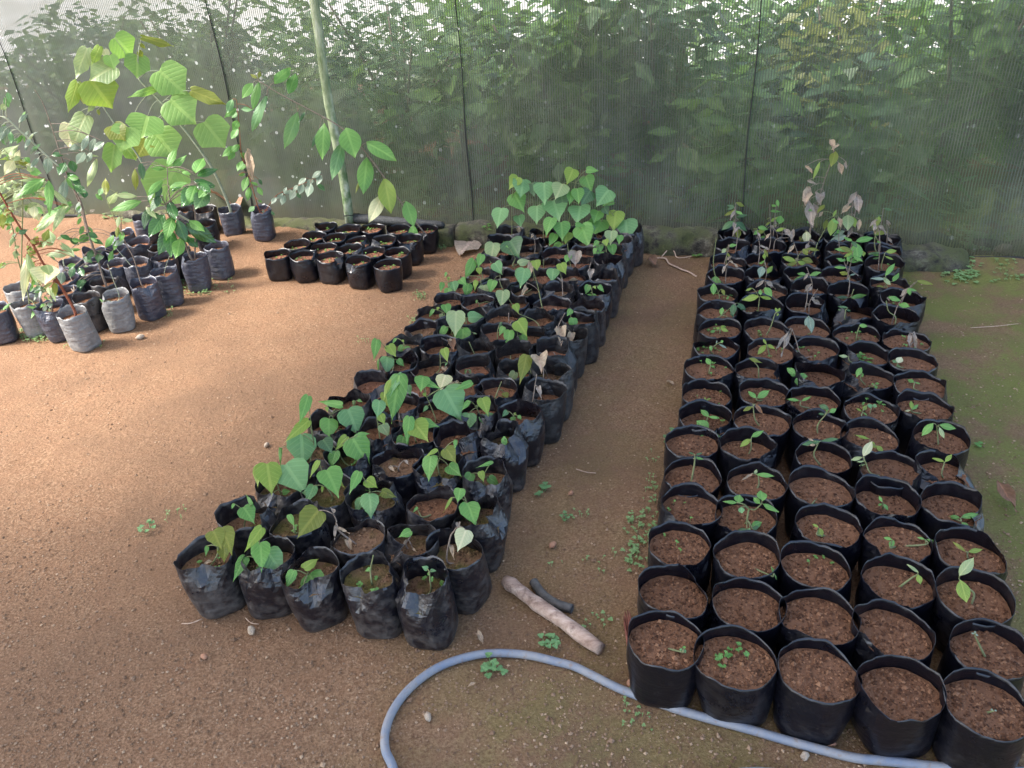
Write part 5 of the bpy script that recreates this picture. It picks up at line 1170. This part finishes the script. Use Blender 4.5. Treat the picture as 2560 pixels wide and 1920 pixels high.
cover('a', 0, 1120, 200, 1330, 8, .004); cover('P', 1185, 1190, 1350, 1250, 12, .004); cover('P', 1270, 1330, 1340, 1360, 10, .006); cover('P', 1200, 1100, 1290, 1120, 10, .004); cover('P', 340, 1080, 400, 1130, 10, .004); cover('P', 1330, 1480, 1420, 1580, 14, .004)
tag(mesh_obj('ground_weeds', V, Fc, LEAF['c'], uvs=U), 'patches of tiny round-leaved weeds and clover on the dirt', 'weeds', kind='stuff')

# gravel and crumbs on the dirt
mb = MB(); rr = random.Random(99)
GRAV = make_soil('loose_gravel', (0.12, 0.068, 0.039), (0.24, 0.145, 0.088), (0.36, 0.24, 0.155), 0)
for k in range(34000):
    x = rr.uniform(0, 2212); y = 480 + 1180 * rr.random() ** .8
    p = on_z('P', x, y, 0); q = p.dot(DB)
    if q > 3.58 or p.length > 6: continue
    if noise.noise(Vector((p.x * 2.2, p.y * 2.2, 6))) + rr.uniform(-.5, .6) < 0: continue
    r = .0013 + .0034 * rr.random() ** 3
    if rr.random() < .012: r *= 1.9
    mb.lump(Vector((p.x, p.y, ground_h(p.x, p.y) + r * .35)), r, rr, .7)
tag(mb.obj('gravel', GRAV, None, False), 'fine loose gravel and soil crumbs strewn over the dirt', 'gravel', kind='stuff')

# ---------------------------------------------------------------- what grows behind the net
def foliage(mb_, c, rx, ry, rz, n, size, rr, shape='ell', U=None, droop=.3):
    V, Fc, Uu = mb_
    for k in range(n):
        while True:
            d = Vector((rr.uniform(-1, 1), rr.uniform(-1, 1), rr.uniform(-1, 1)))
            if d.length < 1: break
        p = Vector((c.x + d.x * rx, c.y + d.y * ry, max(.02, c.z + d.z * rz))); a = rr.uniform(0, 6.28); s = size * rr.uniform(.55, 1.35)
        t = Vector((math.cos(a), math.sin(a), rr.uniform(-.9, .25))).normalized(); nn = (UP + Vector((rr.uniform(-.7, .7), rr.uniform(-.9, .4), 0))).normalized()
        x = t.cross(nn).normalized() * s * rr.uniform(.22, .36); m2 = p + t * s * .45 + nn * s * .06
        o = len(V); V += [p, m2 - x, p + t * s, m2 + x]; Uu += [(0, 0), (-.4, .5), (0, 1), (.4, .5)]; Fc += [(o, o + 1, o + 2), (o, o + 2, o + 3)]
BUSH = [make_leaf('bush_leaf_%d' % k, a, b_, .4) for k, (a, b_) in enumerate((((0.07, 0.16, 0.035), (0.15, 0.27, 0.06)), ((0.06, 0.14, 0.055), (0.13, 0.23, 0.09)), ((0.12, 0.16, 0.03), (0.22, 0.25, 0.06)), ((0.15, 0.11, 0.05), (0.24, 0.18, 0.08))))]
rr = random.Random(5)
S1 = ([], [], []); S2 = ([], [], [])
for k in range(230):
    p = rr.uniform(-7, 4.5); q = NET_V + .35 + 3.6 * rr.random(); hh = .62 + .115 * (q - NET_V) + .24 * noise.noise(Vector((p * .9, q * .9, 0)))
    if p < -4.6 or 1.3 < p < 3.2: hh *= .8
    foliage(S1 if k % 4 else S2, uv(p, q, hh * .5), .34, .30, hh * .62, 110, .11 if k % 3 else .17, rr)
# litter and low yellowing leaves just behind the foot of the net
S3 = ([], [], [])
for k in range(70): foliage(S3, uv(rr.uniform(-2, 4), NET_V + .12 + rr.random() * .5, .08), .22, .1, .10, 14, .085, rr)
tag(mesh_obj('undergrowth', *S1[:2], BUSH[0], uvs=S1[2]), 'tangled green undergrowth seen dimly behind the net', 'undergrowth', kind='stuff')
tag(mesh_obj('undergrowth', *S2[:2], BUSH[1], uvs=S2[2]), 'bluish green undergrowth leaves behind the net', 'undergrowth', kind='stuff')
tag(mesh_obj('leaf_litter', *S3[:2], BUSH[2], uvs=S3[2]), 'yellowing leaves on the ground just behind the net', 'leaf litter', kind='stuff')
def shrub(p, q, h, w, n, size, mk, label, seed):
    rr = random.Random(seed); base = uv(p, q, 0); e = empty('shrub', base)
    mb = MB(); V = ([], [], [])
    for k in range(6):
        a = rr.uniform(0, 6.28); tip = Vector((math.cos(a) * w * .55, math.sin(a) * w * .55, h * rr.uniform(.6, .95)))
        pts = curve_pts([Vector((0, 0, -.02)), tip * .45 + Vector((0, 0, h * .12)), tip], 4); mb.tube(pts, [.014 - .001 * j for j in range(len(pts))], 5)
        for j in range(3, len(pts)): foliage(V, pts[j], w * .32, w * .32, h * .16, n // 36, size, rr)
    foliage(V, Vector((0, 0, h * .6)), w * .6, w * .5, h * .42, n // 2, size, rr)
    mb.obj('trunk', STEM_B, e); mesh_obj('crown', V[0], V[1], BUSH[mk], e, uvs=V[2])
    tag(e, label, 'shrub', 'shrubs behind the net')
shrub(-4.4, 4.8, 1.12, .7, 700, .07, 1, 'small-leaved shrub behind the net above the red-stemmed sapling', 1)
shrub(-3.4, 4.7, 1.2, .6, 700, .07, 0, 'small-leaved shrub behind the net above the broad leaves', 2)
shrub(-2.1, 4.9, 1.15, .7, 700, .06, 1, 'fine-leaved shrub behind the net beside the pole', 3)
shrub(-1.0, 4.5, 1.25, .6, 500, .14, 0, 'long-leaved shrub behind the net at the dark seam', 4)
shrub(-.45, 4.6, 1.35, .7, 600, .13, 1, 'tall dark shrub behind the net over the heart leaves', 5)
shrub(1.05, 4.5, 1.25, .65, 420, .15, 0, 'broad-leaved shrub behind the net over the withered seedlings', 6)
shrub(1.75, 4.4, .86, .7, 420, .15, 1, 'broad-leaved low shrub behind the net above the clover', 7)
shrub(.55, 4.9, 1.0, .6, 400, .12, 2, 'yellowish shrub behind the net left of the withered seedlings', 8)
# arching fern fronds and a palm
def fronds(p, q, L_, n, h, label, seed, cat, name):
    rr = random.Random(seed); e = empty(name, uv(p, q, 0))
    for k in range(n):
        a = rr.uniform(0, 6.28); V = []; Fc = []; U = []; mb = MB(); d = Vector((math.cos(a), math.sin(a), 0)); Lk = L_ * rr.uniform(.7, 1.1)
        pts = [d * Lk * t + UP * (h + Lk * (1.1 * t - 1.35 * t * t)) for t in [j / 14 for j in range(15)]]
        pts[0] = Vector((0, 0, max(0, h - .05))); s = d.cross(UP)
        mb.tube(pts, [.004 - .0002 * j for j in range(15)], 5)
        for j in range(1, 15):
            for sg in (-1, 1):
                ln = Lk * .30 * math.sin(math.pi * (j / 15) ** .8) + .02; b_ = pts[j]; t_ = b_ + s * sg * ln + d * ln * .35 - UP * ln * .3; wv = d * ln * .10
                o = len(mb.v); mb.v += [b_, (b_ + t_) / 2 - wv, t_, (b_ + t_) / 2 + wv]; mb.f += [(o, o + 1, o + 2), (o, o + 2, o + 3)]
        me = mesh_obj('frond', mb.v, mb.f, BUSH[0], e, uvs=[(.2, .5)] * len(mb.v))
    mb = MB(); mb.tube([Vector((0, 0, -.02)), Vector((0, 0, h * .5)), Vector((0, 0, h))], .02, 7); mb.obj('trunk', STEM_B, e)
    tag(e, label, cat)
fronds(-.15, 4.45, .5, 9, .35, 'arching fern behind the net over the heart-leaved bed', 1, 'fern', 'fern')
fronds(-1.55, 4.45, .5, 8, .45, 'arching fern behind the net right of the pole', 2, 'fern', 'fern')
fronds(.75, 4.4, .45, 8, .15, 'low fern behind the net foot by the withered seedlings', 4, 'fern', 'fern')
fronds(2.1, 5.2, .8, 10, .75, 'feathery palm behind the net at the mossy end', 3, 'palm', 'palm')
